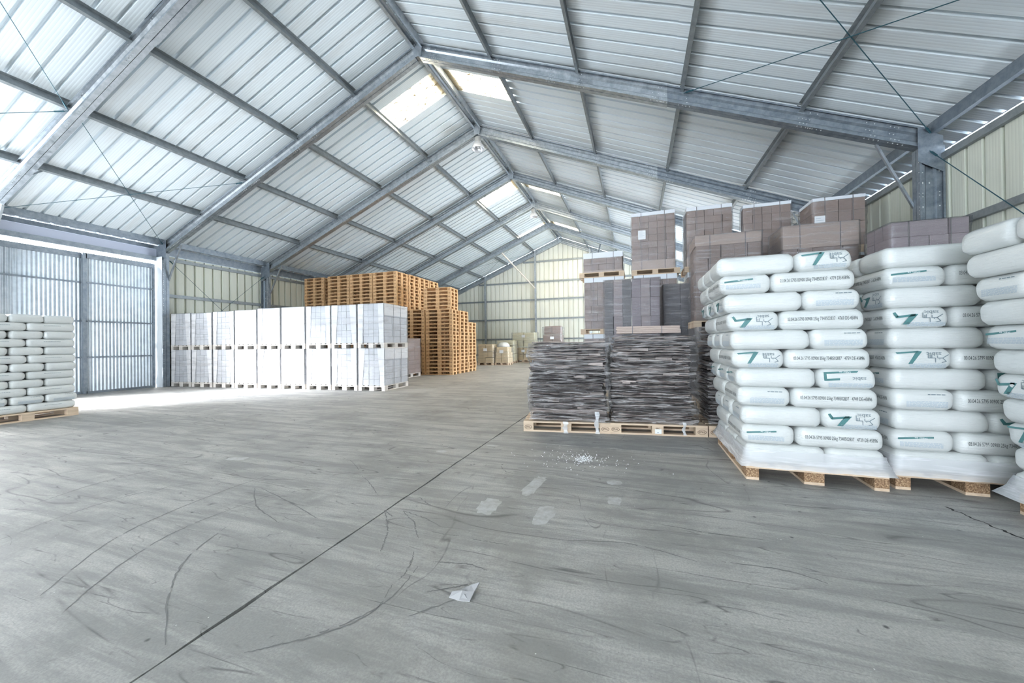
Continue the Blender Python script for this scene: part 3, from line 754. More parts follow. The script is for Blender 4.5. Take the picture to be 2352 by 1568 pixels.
# front corner stack P1 and neighbours (Y about 13)
a1 = rad(6)
def along(P, ang, s_, d): return (P[0] + math.cos(ang) * s_ - math.sin(ang) * d, P[1] + math.sin(ang) * s_ + math.cos(ang) * d)
A = (-3.25, 12.99)
c = along(A, a1, .57, .40); empties(c[0], c[1], 0, 18, a1, 'the aisle corner stack', 'empty pallets, front corner stack', .95, 24)
c = along(A, a1, .50, .42); empties(c[0], c[1], 18 * .144, 6, a1, 'the aisle corner stack', 'empty pallets, front corner stack', .95, 24, 18)
c = along(A, a1, -.59, .36); empties(c[0], c[1], 0, 18, a1, 'the low stack left of corner stack', 'empty pallets, low left stack', .94)
empties(-2.72, 14.26, 0, 18, rad(0), 'the stack behind corner stack', 'empty pallets, second aisle stack', .93)
empties(-2.74, 15.11, 0, 15, rad(0), 'the lowest aisle stack', 'empty pallets, rear aisle stack', .93)
# tall rear group, 29 high
for j, (xa, xb, nm) in enumerate(((-9.24, -8.16, 'the tall stack nearest left wall'), (-7.91, -6.76, 'the second tall stack from left'), (-6.73, -5.60, 'the third tall stack from left'), (-5.57, -4.42, 'the tall front corner stack'))):
    empties((xa + xb) / 2, 13.15 + (0.03 if j == 0 else 0), 0, 29, 0, nm, 'empty pallets, ' + nm[4:], (xb - xa) / 1.2)
for j, y in enumerate((13.98, 14.80, 15.63)):
    empties(-4.96, y, 0, 29, 0, 'the tall side stack in row %s' % ('two', 'three', 'four')[j], 'empty pallets, tall row %d' % (j + 2), .97)

# ================================================================== wrapped loads
def shell(w_, d, h, m, name, parent, seg=14, amp=.012, seed=0, top=True, taper=0.0):
    """thin crumpled film around a load (origin bottom centre)"""
    mb = MB(); hw, hd = w_ / 2, d / 2
    loop = []
    for i in range(seg): loop.append((-hw + w_ * i / seg, -hd))
    for i in range(seg): loop.append((hw, -hd + d * i / seg))
    for i in range(seg): loop.append((hw - w_ * i / seg, hd))
    for i in range(seg): loop.append((-hw, hd - d * i / seg))
    n = len(loop); rows_ = 18; vs = []
    for r_ in range(rows_ + 1):
        z = h * r_ / rows_
        for (x, y) in loop:
            q = noise.noise(Vector((x * 3 + seed, y * 3, z * 5))) * amp + noise.noise(Vector((x * 9 + seed, y * 9, z * 14))) * amp * .6
            k_ = 1 + (q + amp * .6) / max(hw, hd)
            vs.append((x * k_, y * k_, z))
    fs = [(r_ * n + i, r_ * n + (i + 1) % n, (r_ + 1) * n + (i + 1) % n, (r_ + 1) * n + i) for r_ in range(rows_) for i in range(n)]
    if top: fs.append(tuple(rows_ * n + i for i in range(n)))
    mb.add(vs, fs)
    return mb.build(name, m, parent, smooth=True)
def load(name, label, group, X0, Yf, w_, d, z0, h, rz=0.0, nx=4, ny=2, nz=6, m=None, cap=True, film='film', label_at=None, base_board=0.0, top_board=0.0, straps=True, jit=.006, cat='load', capz=.055, seed=0, foot=None, bands=None):
    """stack of carton bundles; X0,Yf = front left corner; front faces -y"""
    c_, s_ = math.cos(rz), math.sin(rz)
    cx = X0 + c_ * w_ / 2 - s_ * d / 2; cy = Yf + s_ * w_ / 2 + c_ * d / 2
    t = empty(name, (cx, cy, z0), rz); tag(t, label, cat, group)
    m = m or M['bundle']; z = 0.0
    if base_board:
        mb = MB(); mb.box(-w_ / 2, w_ / 2, -d / 2, d / 2, 0, base_board); mb.build('base_board', M['board'], t); z = base_board
    hh = h - z - (capz if cap else 0) - top_board
    bx, by, bz = w_ / nx, d / ny, hh / nz
    mb = MB(); e_ = .0035; mb.box(-bx / 2 + e_, bx / 2 - e_, -by / 2 + e_, by / 2 - e_, e_ * .6, bz - e_ * .6); me = mb.mesh('carton_bundle', m); bm_ = [mb.mesh('carton_bundle', q) for q in bands] if bands else None
    rr = random.Random(seed + int(X0 * 100) + int(z0 * 10))
    for k_ in range(nz):
        for i in range(nx):
            for j in range(ny):
                if 0 < i < nx - 1 and 0 < j < ny - 1 and k_ < nz - 1: continue
                if j > 0 and i > 0 and k_ < nz - 1 and (i < nx - 1): continue
                put('carton_bundle', bm_[i % len(bm_)] if bm_ else me, t, (-w_ / 2 + bx * (i + .5) + rr.uniform(-jit, jit), -d / 2 + by * (j + .5) + rr.uniform(-jit, jit), z + bz * k_))
    z += hh
    if top_board:
        mb = MB(); mb.box(-w_ / 2 - .008, w_ / 2 + .008, -d / 2 - .008, d / 2 + .008, z, z + top_board); mb.build('top_board', M['board'], t); z += top_board
    if cap:
        mb = MB(); mb.box(-w_ / 2 - .006, w_ / 2 + .006, -d / 2 - .006, d / 2 + .006, z, z + capz); mb.build('top_board', M['cap'], t); z += capz
    if straps:
        for fx in (-.27, .27):
            x = fx * w_
            mb = MB(); q = .012
            for (ya, yb, za, zb) in ((-d / 2 - q, -d / 2 - q + .003, 0, z + .003), (d / 2 + q - .003, d / 2 + q, 0, z + .003), (-d / 2 - q, d / 2 + q, z, z + .003)): mb.box(x - .006, x + .006, ya, yb, za, zb)
            mb.build('strap', M['strap'], t)
    if film: shell(w_ + .03, d + .03, h - capz if cap else h + .006, M[film], 'stretch_film', t, seed=X0 * 7 + z0, amp=.012 if film == 'film' else .02, top=not cap)
    if label_at:
        lx, lz, lw, lh = label_at
        mb = MB(); mb.box(lx, lx + lw, -d / 2 - .036, -d / 2 - .033, lz, lz + lh); lb = mb.build('paper_label', M['paper'], t)
        mb = MB()
        for r_ in range(5): mb.box(lx + lw * .12, lx + lw * (.85 if r_ % 2 else .6), -d / 2 - .0375, -d / 2 - .0362, lz + lh * (.85 - .14 * r_) - .006, lz + lh * (.85 - .14 * r_))
        mb.build('printed_lines', M['blueink'], lb)
    return t

# --- row of pale loads on the left: nine wide, two tiers
AW = rad(4.55); PR = (-1.564, 8.228); pitch = 0.832
def pl(i, off=0.0):   # front-left corner of column i counted from the right
    s_ = -pitch * (i + 1) + off
    return (PR[0] + math.cos(AW) * s_, PR[1] + math.sin(AW) * s_)
colname = ['right-hand end column', 'second column from the right', 'third column from the right', 'fourth column from the right', 'middle column', 'fourth column from the left', 'third column from the left', 'second column from the left', 'left-hand end column']
for i in range(9):
    for tier in (0, 1):
        jx = R.uniform(-.012, .012); ja = R.uniform(-.008, .008)
        p = pl(i, jx + .02)
        rz = AW + ja
        z0 = 0.0 if tier == 0 else 1.128
        h = 0.984 if tier == 0 else [1.04, 1.03, 1.03, 1.03, 1.03, 1.0, .985, .965, .975][i]
        nm = ('lower ' if tier == 0 else 'upper ') + colname[i]
        wd, dp = .775, 1.18
        cx = p[0] + math.cos(rz) * .4 - math.sin(rz) * .6; cy = p[1] + math.sin(rz) * .4 + math.cos(rz) * .6
        pallet('wooden_pallet', (cx, cy, z0), rz + PI / 2, 'pale pallet under the film-wrapped load, %s of left row' % nm, 'pallets under the pale row', 'white')
        px = p[0] + math.cos(rz) * .012 - math.sin(rz) * .01; py = p[1] + math.sin(rz) * .012 + math.cos(rz) * .01
        t = load('wrapped_load', 'pale film-wrapped carton load, %s of the two-tier row at left' % nm, 'pale wrapped loads in the left row', px, py, wd, dp, z0 + .144, h, rz, 5, 3, 6, M['bundlepale'], False, 'film', None, 0, 0, False, .003, seed=i)
        # board flaps folded over the front corners and along the visible side
        q = -dp / 2 - .010
        k1, k2 = R.uniform(.16, .22), R.uniform(.10, .14)
        if not (i in (3, 5) and True):
            for s_ in (-1, 1):
                mb = MB(); e0 = s_ * wd / 2
                pts = [(e0, .0), (e0 - s_ * k2, .0), (e0 - s_ * k1, h), (e0, h)]
                vs = [(x, q, z) for x, z in pts] + [(x, q + .004, z) for x, z in pts]
                mb.add(vs, [(0, 1, 2, 3) if s_ < 0 else (3, 2, 1, 0), (0, 4, 5, 1), (1, 5, 6, 2), (2, 6, 7, 3)]); mb.build('corner_flap', M['paleboard'], t)
        else:
            mb = MB(); mb.box(-wd / 2, wd / 2, q, q + .004, .02, h); mb.build('front_board', M['paleboard'], t)
        if i == 0:
            mb = MB(); mb.box(wd / 2 + .008, wd / 2 + .013, -dp / 2, dp / 2, h * .70, h + .002); mb.build('side_flap', M['paleboard'], t)
            for ys in (-.14, .22):
                mb = MB(); mb.box(wd / 2 + .014, wd / 2 + .017, ys - .006, ys + .006, 0, h); mb.build('strap', M['strap'], t)
# single column visible behind the row
pallet('wooden_pallet', (-3.62, 11.95, 0), PI / 2, 'pallet under the brown load behind the right end of the pale row', None, 'white')
load('wrapped_load', 'brownish wrapped load standing alone behind the right end of the pale row', None, -4.0, 11.38, .8, 1.14, .144, 1.30, 0, 4, 3, 8, M['bundle'], False, 'film')

# --- right-hand group -----------------------------------------------------
def pal(x0, yf, z, lab, rz=0.0, style='wood', w_=1.2, d=.8, grp='pallets under the brown loads'):
    c_, s_ = math.cos(rz), math.sin(rz)
    return pallet('wooden_pallet', (x0 + c_ * w_ / 2 - s_ * d / 2, yf + s_ * w_ / 2 + c_ * d / 2, z), rz, lab, grp, style)
G = 'tall brown wrapped loads on the right'
# S1 column, three tiers
pal(3.24, 10.4, 0, 'bottom pallet of the leftmost brown column'); pal(3.24, 10.4, 1.44, 'middle pallet of the leftmost brown column'); pal(3.22, 10.4, 2.99, 'top pallet of the leftmost brown column, overhanging at left')
load('wrapped_load', 'bottom load of the leftmost brown column, mostly hidden, white top edge', G, 3.34, 10.42, 1.02, .76, .144, 1.296, 0, 5, 2, 5, cap=True, capz=.12)
load('wrapped_load', 'middle load of the leftmost brown column, tall, under a small capped load', G, 3.36, 10.42, 1.04, .76, 1.584, 1.406, 0, 6, 2, 6, cap=True, capz=.13, base_board=0.0)
load('wrapped_load', 'low white-topped load on top of the leftmost brown column', G, 3.34, 10.42, 1.04, .76, 3.134, .535, 0, 5, 2, 2, cap=True, capz=.15, base_board=.05)
# S2
pal(4.62, 10.5, 0, 'bottom pallet of the brown column with the paper-labelled tower'); pal(4.62, 10.5, 1.44, 'middle pallet of the brown column with the paper-labelled tower'); pal(4.60, 10.5, 2.99, 'top pallet under the tall paper-labelled brown tower')
load('wrapped_load', 'bottom load of the second brown column, hidden behind dark sheet stacks', G, 4.64, 10.52, 1.08, .76, .144, 1.296, 0, 5, 2, 5)
load('wrapped_load', 'middle load of the second brown column with a white top edge', G, 4.66, 10.52, 1.06, .76, 1.584, 1.406, 0, 6, 2, 6, cap=True, capz=.13)
load('wrapped_load', 'tall brown load with white top edge and paper label, left of three towers', G, 4.615, 10.52, 1.07, .76, 3.134, 1.52, 0, 5, 2, 7, capz=.09, base_board=.24, label_at=(-.37, .80, .19, .24))
# S3
pal(5.93, 10.5, 0, 'bottom pallet of the third brown column'); pal(5.93, 10.5, 1.44, 'middle pallet of the third brown column'); pal(5.90, 10.5, 2.99, 'top pallet of the third brown column beside the labelled tower')
load('wrapped_load', 'bottom load of the third brown column, hidden behind nearer loads', G, 5.97, 10.52, 1.05, .76, .144, 1.296, 0, 5, 2, 5)
load('wrapped_load', 'middle load of the third brown column, mostly hidden, white top edge', G, 5.98, 10.52, 1.05, .76, 1.584, 1.406, 0, 5, 2, 6, cap=True, capz=.13)
load('wrapped_load', 'tall brown load with white top edge, middle of three towers', G, 5.965, 10.52, 1.03, .76, 3.134, 1.51, 0, 5, 2, 7, capz=.09, base_board=.24)
# S4
pal(7.20, 10.5, 0, 'bottom pallet of the fourth brown column'); pal(7.20, 10.5, 1.44, 'middle pallet of the fourth brown column'); pal(7.20, 10.5, 2.99, 'top pallet of the fourth brown column')
load('wrapped_load', 'bottom load of the fourth brown column, hidden behind nearer loads', G, 7.24, 10.52, 1.0, .76, .144, 1.296, 0, 5, 2, 5)
load('wrapped_load', 'middle load of the fourth brown column, hidden behind nearer loads', G, 7.24, 10.52, 1.0, .76, 1.584, 1.406, 0, 5, 2, 6)
load('wrapped_load', 'tall brown load with white top edge, right of three towers', G, 7.24, 10.51, .99, .28, 3.134, 1.41, 0, 5, 2, 7, capz=.075)
# R8 column near the wall
for z, nm in ((0, 'bottom'), (1.44, 'middle'), (2.88, 'top')): pal(7.99, 8.8, z, '%s pallet of the labelled column nearest the right wall' % nm, w_=.86, d=.8) if False else pallet('wooden_pallet', (8.43, 9.42, z), PI / 2, '%s pallet of the labelled column nearest the right wall' % nm, 'pallets under the brown loads', 'wood')
load('wrapped_load', 'bottom load of the labelled column nearest the right wall, hidden', G, 8.03, 8.84, .8, 1.15, .144, 1.296, 0, 4, 3, 5)
load('wrapped_load', 'middle load of the labelled column nearest the right wall, hidden', G, 8.03, 8.84, .8, 1.15, 1.584, 1.296, 0, 4, 3, 5)
load('wrapped_load', 'glossy brown load with paper label and white top, nearest the right wall', G, 8.02, 8.80, .82, .62, 3.024, .955, 0, 4, 2, 4, capz=.06, label_at=(-.40, .30, .17, .30))
# R9, R6 and what they stand on
pal(7.24, 8.0, 0, 'bottom pallet of the board-topped column beside the pale sacks'); pal(7.24, 8.0, 1.44, 'upper pallet of the board-topped column beside the pale sacks')
load('wrapped_load', 'lower load of the column behind the front sack stack, hidden', G, 7.28, 8.02, 1.08, .76, .144, 1.296, 0, 5, 2, 5, cap=False)
load('wrapped_load', 'wide brown load topped with thick plain board, behind the front sack stack', G, 7.26, 8.0, 1.10, .70, 1.584, 1.70, 0, 5, 2, 6, cap=False, top_board=.42, film='filmcrumple')
pal(5.76, 8.0, 1.47, 'pallet under the tall film-draped load left of the front sacks')
load('wrapped_load', 'tall brown load with board top and hanging film, just left of the sacks', G, 5.81, 8.0, 1.10, .78, 1.614, 1.64, 0, 5, 2, 6, cap=False, top_board=.20, film='filmcrumple')
pal(5.74, 7.45, 0, 'pallet under the dark shrouded load behind the third sheet stack')
load('shrouded_load', 'dark grey shrouded load between the sheet stacks and the front sacks', None, 5.76, 7.42, 1.12, 1.3, .144, 1.326, 0, 3, 2, 3, M['bundledark'], False, 'filmcrumple', straps=False)
# R10
for z, nm in ((0, 'lower'), (1.44, 'upper')): pallet('wooden_pallet', (8.61, 7.10, z), 0.0, '%s pallet of the dark brown column against the right wall' % nm, 'pallets under the brown loads', 'wood', 0.86, 0.6)
load('wrapped_load', 'lower load of the dark brown column against the right wall, hidden', G, 8.2, 6.83, .84, .56, .144, 1.296, 0, 4, 2, 5, cap=False)
load('wrapped_load', 'dark brown load without cap above the second sack stack, by the wall', G, 8.19, 6.8, .84, .60, 1.584, 1.30, 0, 4, 3, 6, M['bundlemauve'], False, 'film')
# R3 wide mauve load, R11 glossy dark load
pal(4.02, 8.6, 0, 'pallet under the wide mauve load, hidden behind dark sheet stacks')
load('wrapped_load', 'wide mauve-brown load wrapped in glossy film with vertical colour bands', None, 4.03, 8.6, 1.16, .80, .144, 2.46, 0, 6, 2, 6, M['bundlemauve'], False, 'filmcrumple', straps=False, bands=[M['bundledark'], M['bundlemauvel'], M['bundledark'], M['bundlemauve'], M['bundlemauvel'], M['bundlemauve']])
pal(5.28, 9.2, 0, 'bottom pallet of the glossy slate-grey load, hidden'); 
load('wrapped_load', 'slate-grey glossy wrapped load between mauve load and film-draped load', None, 5.30, 9.2, 1.08, .76, .144, 2.38, 0, 3, 2, 4, M['bundledark'], False, 'filmcrumple', straps=False)

# --- dark stacks of crushed flat cartons on branded pallets in front
def crushed_stack(x0, yf, rz, w_, d, z0, h, label, seed, nlay):
    c_, s_ = math.cos(rz), math.sin(rz)
    t = empty('carton_stack', (x0 + c_ * w_ / 2 - s_ * d / 2, yf + s_ * w_ / 2 + c_ * d / 2, z0), rz); tag(t, label, 'cardboard stack', 'film-wrapped stacks of crushed flat cartons')
    rr = random.Random(seed); metas = []
    nx_, ny_ = 12, 4
    for v_ in range(9):
        mb = MB(); th = h / nlay * rr.uniform(.55, .95); vs = []
        for top in (0, 1):
            for j in range(ny_ + 1):
                for i in range(nx_ + 1):
                    x = -w_ / 2 + w_ * i / nx_; y = -d / 2 + d * j / ny_
                    wv = .007 * math.sin(i * .7 + v_) + rr.uniform(-.003, .003)
                    ed = rr.uniform(-.016, .012) if j == 0 else 0
                    ex = rr.uniform(-.014, .012) if i in (0, nx_) else 0
                    vs.append((x + ex, y + ed, wv + top * th))
        n1 = (nx_ + 1) * (ny_ + 1); W_ = nx_ + 1; fs = []
        for j in range(ny_):
            for i in range(nx_):
                a_ = j * W_ + i; fs.append((a_, a_ + W_, a_ + W_ + 1, a_ + 1)); fs.append((n1 + a_, n1 + a_ + 1, n1 + a_ + W_ + 1, n1 + a_ + W_))
        for i in range(nx_): fs.append((i, i + 1, n1 + i + 1, n1 + i)); a_ = ny_ * W_ + i; fs.append((a_ + 1, a_, n1 + a_, n1 + a_ + 1))
        for j in range(ny_): a_ = j * W_; fs.append((a_ + W_, a_, n1 + a_, n1 + a_ + W_)); a_ = j * W_ + nx_; fs.append((a_, a_ + W_, n1 + a_ + W_, n1 + a_))
        mb.add(vs, fs); metas.append((mb, th))
    dark = [q.mesh('flat_carton', M['sheetdark']) for q, _ in metas]; light = [q.mesh('flat_carton', M['sheetlight']) for q, _ in metas]
    for k_ in range(nlay):
        z = h * k_ / nlay + .008; v_ = rr.randrange(9)
        lean = -.03 * math.sin(k_ / nlay * 3.3) * 1.0
        o = put('flat_carton', (light if rr.random() < .38 else dark)[v_], t, (lean + rr.uniform(-.018, .018), rr.uniform(-.02, .015), z), rr.uniform(-.02, .02))
        o.rotation_euler[1] = rr.uniform(-.008, .008); o.scale = (rr.uniform(.95, 1.02), 1, 1)
    # torn flaps sticking out on the front
    for k_ in range(9):
        mb = MB(); lx = rr.uniform(-w_ * .45, w_ * .3); lz = rr.uniform(.08, h - .1); lw = rr.uniform(.08, .22); q = -d / 2 - .03
        mb.hexa([(lx, q, lz), (lx + lw, q - .01, lz + rr.uniform(-.02, .02)), (lx + lw, q + .04, lz + .01), (lx, q + .04, lz), (lx, q, lz + .003 + .02), (lx + lw, q - .01, lz + rr.uniform(.01, .04)), (lx + lw, q + .04, lz + .03), (lx, q + .04, lz + .02)])
        mb.build('torn_flap', M['sheetlight'], t)
    shell(w_ + .05, d + .05, h - .01, M['filmglint'], 'stretch_film', t, seg=26, amp=.045, seed=seed * 3.3, top=False)
    return t
def oval_mark(parent, x, y, z, sx=.052, sz=.030, word='EPAL'):
    """burnt oval brand with lettering on a block face looking towards -y"""
    mb = MB(); n = 22; vs = []
    for r_ in (1.0, .88):
        for i in range(n): t_ = 2 * PI * i / n; vs.append((x + sx * r_ * math.cos(t_), y, z + sz * r_ * math.sin(t_)))
    mb.add(vs, [(i, n + i, n + (i + 1) % n, (i + 1) % n) for i in range(n)])
    vs = [(a_, b_ + .0004, c2) for a_, b_, c2 in vs]
    o = mb.build('brand_mark', M['brand'], parent)
    o2 = put('brand_lettering', text_mesh(word, .036, M['brand'], .95, .0006, 'CENTER'), o, (x, y - .0003, z)); o2.rotation_euler = (PI / 2, 0, 0)
EP = [((3.185, 4.945), rad(8.0)), ((4.352, 5.118), rad(6.6)), ((5.556, 5.262), rad(5))]
names = ['branded pallet under the left dark sheet stack, one end bare', 'branded pallet under the middle dark sheet stack, white label on its block', 'branded pallet under the right dark sheet stack, mostly behind sacks']
EPo = []
for (P_, rz), nm in zip(EP, names):
    Lp = 1.175 if P_[0] < 4 else 1.2
    t = pal(P_[0], P_[1], 0, nm, rz, 'wood', 1.2, .8, 'branded pallets in front'); EPo.append(t); t.scale = (.975, 1, 1) if P_[0] < 4 else (1, 1, 1)
    for s_ in (-1, 1): oval_mark(t, s_ * .53, -.4012, .062)
mb = MB(); mb.box(-.035, .045, -.4035, -.4005, .024, .082); lb = mb.build('paper_label', M['paper'], EPo[1])
mb = MB()
for a_ in range(4):
    for b_ in range(4):
        if (a_ * 3 + b_ * 5) % 3: mb.box(-.008 + a_ * .005, -.004 + a_ * .005, -.4042, -.4036, .030 + b_ * .005, .034 + b_ * .005)
mb.build('printed_square', M['paleink'], lb)
o = put('brand_lettering', text_mesh('IPPC', .026, M['brand'], 1.0, .0005, 'CENTER'), EPo[1], (0, -.4013, .090)); o.rotation_euler = (PI / 2, 0, 0)
oval_mark(EPo[0], -.02, -.4012, .062, .03, .032, 'I')
crushed_stack(3.315, 5.03, rad(5), 1.00, .70, .152, 1.075, 'dark stack of crushed flat cartons in crinkled film, left of the pair, aisle end', 11, 62)
crushed_stack(4.40, 5.19, rad(3), .97, .70, .152, 1.145, 'dark stack of crushed flat cartons in crinkled film, middle, board bundle on top', 12, 66)
crushed_stack(5.60, 5.33, rad(2), 1.00, .66, .152, 1.26, 'dark narrow-looking stack of crushed cartons half hidden by the front sacks', 13, 70)
t = empty('board_bundle', (4.84, 5.62, 1.335), rad(3)); tag(t, 'tied bundle of plain board lying on the middle dark carton stack', 'board bundle')
for k_ in range(4):
    mb = MB(); mb.box(-.42 + R.uniform(0, .015), .42 - R.uniform(0, .015), -.17, .17, k_ * .025 + .001, k_ * .025 + .024); mb.build('board', M['board'], t)
for x in (-.2, .18): mb = MB(); mb.box(x - .005, x + .005, -.173, .173, 0, .103); mb.build('strap', M['strap'], t)
# film tails hanging over the pallets
def tail(x, y, z0, z1, wd, rz, label):
    mb = MB(); n = 8; vs = []
    for i in range(n + 1):
        z = z0 + (z1 - z0) * i / n; k_ = wd * (.5 + .15 * math.sin(i * 1.7)); yy = y - .012 * math.sin(i * .9)
        for u in (-1, 0, 1): vs.append((x + u * k_ + .008 * math.sin(i), yy - (.006 if u == 0 else 0), z))
    fs = [(i * 3 + j, i * 3 + j + 1, i * 3 + j + 4, i * 3 + j + 3) for i in range(n) for j in range(2)]
    mb.add(vs, [f[::-1] for f in fs]); o = mb.build('film_tail', M['filmwhite'], smooth=True); tag(o, label, 'plastic film', 'loose film tails')
tail(4.19, 5.035, .30, .01, .05, 0, 'loose twisted film tail hanging over the right end of left branded pallet')
tail(3.78, 4.975, .16, .005, .06, 0, 'short film tail over the centre block of the left branded pallet')
tail(5.26, 5.165, .19, .03, .035, 0, 'thin film tail hanging over the middle branded pallet')

# ================================================================== sacks
def sack_mesh(a, b, c_, seed):
    """rounded pillow, half sizes a,b,c_"""
    rr = random.Random(seed); nx_, ny_, nz_ = 14, 10, 7; r_ = .055; rz_ = c_ * .80; mb = MB(); idx = {}
    def P(u, v, w_):
        x, y, z = u * a, v * b, w_ * c_
        ix = max(-a + r_, min(a - r_, x)); iy = max(-b + r_, min(b - r_, y)); iz = max(-c_ + rz_, min(c_ - rz_, z))
        d = Vector(((x - ix) / r_, (y - iy) / r_, (z - iz) / rz_)); ln = d.length
        if ln > 1e-6: d /= ln; q = max(abs((x - ix) / r_), abs((y - iy) / r_), abs((z - iz) / rz_)); d *= q
        x, y, z = ix + d.x * r_, iy + d.y * r_, iz + d.z * rz_
        n1 = noise.noise(Vector((x * 5 + seed * 3.1, y * 5, z * 6)))
        k_ = .010 * n1
        edge = max(abs(u), abs(v))
        z *= 1 + .05 * (1 - edge ** 2); z = max(-c_ * 1.0, min(c_ * 1.03, z))
        return (x + (k_ if abs(u) > .8 else 0) * (1 if u > 0 else -1), y + (k_ if abs(v) > .8 else 0) * (1 if v > 0 else -1), z + c_)
    def vid(i, j, k_):
        key = (i, j, k_)
        if key not in idx: idx[key] = len(mb.v); mb.v.append(P(-1 + 2 * i / nx_, -1 + 2 * j / ny_, -1 + 2 * k_ / nz_))
        return idx[key]
    def quad(*q): mb.f.append(tuple(q)); mb.mi.append(0)
    for i in range(nx_):
        for j in range(ny_):
            quad(vid(i, j, 0), vid(i, j + 1, 0), vid(i + 1, j + 1, 0), vid(i + 1, j, 0)); quad(vid(i, j, nz_), vid(i + 1, j, nz_), vid(i + 1, j + 1, nz_), vid(i, j + 1, nz_))
        for k_ in range(nz_):
            quad(vid(i, 0, k_), vid(i + 1, 0, k_), vid(i + 1, 0, k_ + 1), vid(i, 0, k_ + 1)); quad(vid(i + 1, ny_, k_), vid(i, ny_, k_), vid(i, ny_, k_ + 1), vid(i + 1, ny_, k_ + 1))
    for j in range(ny_):
        for k_ in range(nz_):
            quad(vid(0, j + 1, k_), vid(0, j, k_), vid(0, j, k_ + 1), vid(0, j + 1, k_ + 1)); quad(vid(nx_, j, k_), vid(nx_, j + 1, k_), vid(nx_, j + 1, k_ + 1), vid(nx_, j, k_ + 1))
    return mb.mesh('plastic_sack', M['sack'], True)

# printed marks, each built in a plane x-right, z-up, facing -y
def poly(mb, pts, y=0.0): mb.add([(x, y, z) for x, z in pts], [tuple(range(len(pts)))])
def stroke(mb, pts, wd):
    for (x0, z0), (x1, z1) in zip(pts, pts[1:]):
        dx, dz = x1 - x0, z1 - z0; l_ = math.hypot(dx, dz) or 1; ux, uz = -dz / l_ * wd, dx / l_ * wd
        q = [(x0 - ux, z0 - uz), (x1 - ux, z1 - uz), (x1 + ux, z1 + uz), (x0 + ux, z0 + uz)]
        poly(mb, q)
def arabic(mb, x, z, s, flip=1):
    """upturned joined Arabic lettering (strokes only)"""
    def T(p): return [(x + a_ * s, z + b_ * s * flip) for a_, b_ in p]
    stroke(mb, T([(0, .55), (0, 0), (.30, 0), (.30, .35)]), .035 * s); stroke(mb, T([(.15, 0), (.15, .3)]), .035 * s)
    stroke(mb, T([(.30, 0), (.62, 0), (.62, -.45)]), .035 * s); stroke(mb, T([(.80, 0), (.80, .25)]), .035 * s)
    stroke(mb, T([(.80, 0), (1.25, 0), (1.55, -.35), (1.15, -.45)]), .035 * s); stroke(mb, T([(1.25, 0), (1.75, .35)]), .035 * s)
    for q in ((.95, -.14), ): poly(mb, T([(q[0], q[1]), (q[0] + .08, q[1]), (q[0] + .08, q[1] + .08), (q[0], q[1] + .08)]) if flip > 0 else T([(q[0], q[1]), (q[0] + .08, q[1]), (q[0] + .08, q[1] + .08), (q[0], q[1] + .08)])[::-1])
def textblock(mb, x0, x1, z0, rows_, dz=.0055):
    rr = random.Random(int(x0 * 1000) + rows_)
    for r_ in range(rows_):
        z = z0 - r_ * dz; x = x0
        while x < x1:
            l_ = rr.uniform(.012, .03); poly(mb, [(x, z), (min(x + l_, x1), z), (min(x + l_, x1), z + dz * .45), (x, z + dz * .45)]); x += l_ + .004
LOGO = {}
def build_logos():
    W1, H1 = .15, .045
    a = MB(); a.m = 0
    # chevron
    poly(a, [(-.15, .040), (-.02, .050), (-.02, .040), (-.14, .030)][::-1]); poly(a, [(-.03, .050), (.0, .046), (-.055, -.035), (-.078, -.035)][::-1])
    a.m = 1; arabic(a, .035, .004, .062); a.m = 2; textblock(a, -.07, .13, -.035, 5)
    LOGO['chevron'] = a.mesh('printed_logo', [M['teal'], M['paleink'], M['blueink']])
    a = MB(); a.m = 0
    poly(a, [(-.15, .045), (.06, .055), (.05, .043), (-.14, .033)][::-1]); poly(a, [(-.15, .045), (-.132, .036), (-.128, -.012), (-.146, -.012)][::-1]); poly(a, [(-.146, -.002), (-.05, .006), (-.05, -.008), (-.14, -.014)][::-1])
    a.m = 2; textblock(a, -.12, .14, -.030, 5)
    LOGO['bracket'] = a.mesh('printed_logo', [M['teal'], M['paleink'], M['blueink']])
    a = MB(); a.m = 0
    poly(a, [(-.15, .030), (-.135, .036), (-.115, .008), (-.13, -.004)][::-1]); poly(a, [(-.13, .010), (-.02, .022), (-.02, .008), (-.125, -.004)][::-1]); poly(a, [(-.045, .021), (-.005, .020), (-.06, -.045), (-.095, -.045)][::-1])
    a.m = 1; arabic(a, .02, -.005, .062); a.m = 2; textblock(a, -.07, .14, -.036, 5)
    LOGO['zig'] = a.mesh('printed_logo', [M['teal'], M['paleink'], M['blueink']])
    a = MB(); a.m = 2; textblock(a, -.10, .13, -.01, 7); a.m = 1; textblock(a, .02, .12, .035, 1, .012)
    LOGO['block'] = a.mesh('printed_block', [M['teal'], M['paleink'], M['blueink']])
    a = MB(); a.m = 0; poly(a, [(-.15, .020), (.05, .034), (.05, .024), (-.15, .008)][::-1]); a.m = 2; textblock(a, -.14, .10, -.008, 6)
    LOGO['bar'] = a.mesh('printed_logo', [M['teal'], M['paleink'], M['blueink']])
build_logos()
_a = MB(); textblock(_a, -.10, .10, .004, 1, .012); LOGO['dash'] = _a.mesh('printed_line', [M['paleink']])
SM = {}
def sack_variants(key, a, b, c_):
    SM[key] = [sack_mesh(a, b, c_, s_ + hash(key[1]) % 3) for s_ in range(4)]
PLACE = {}
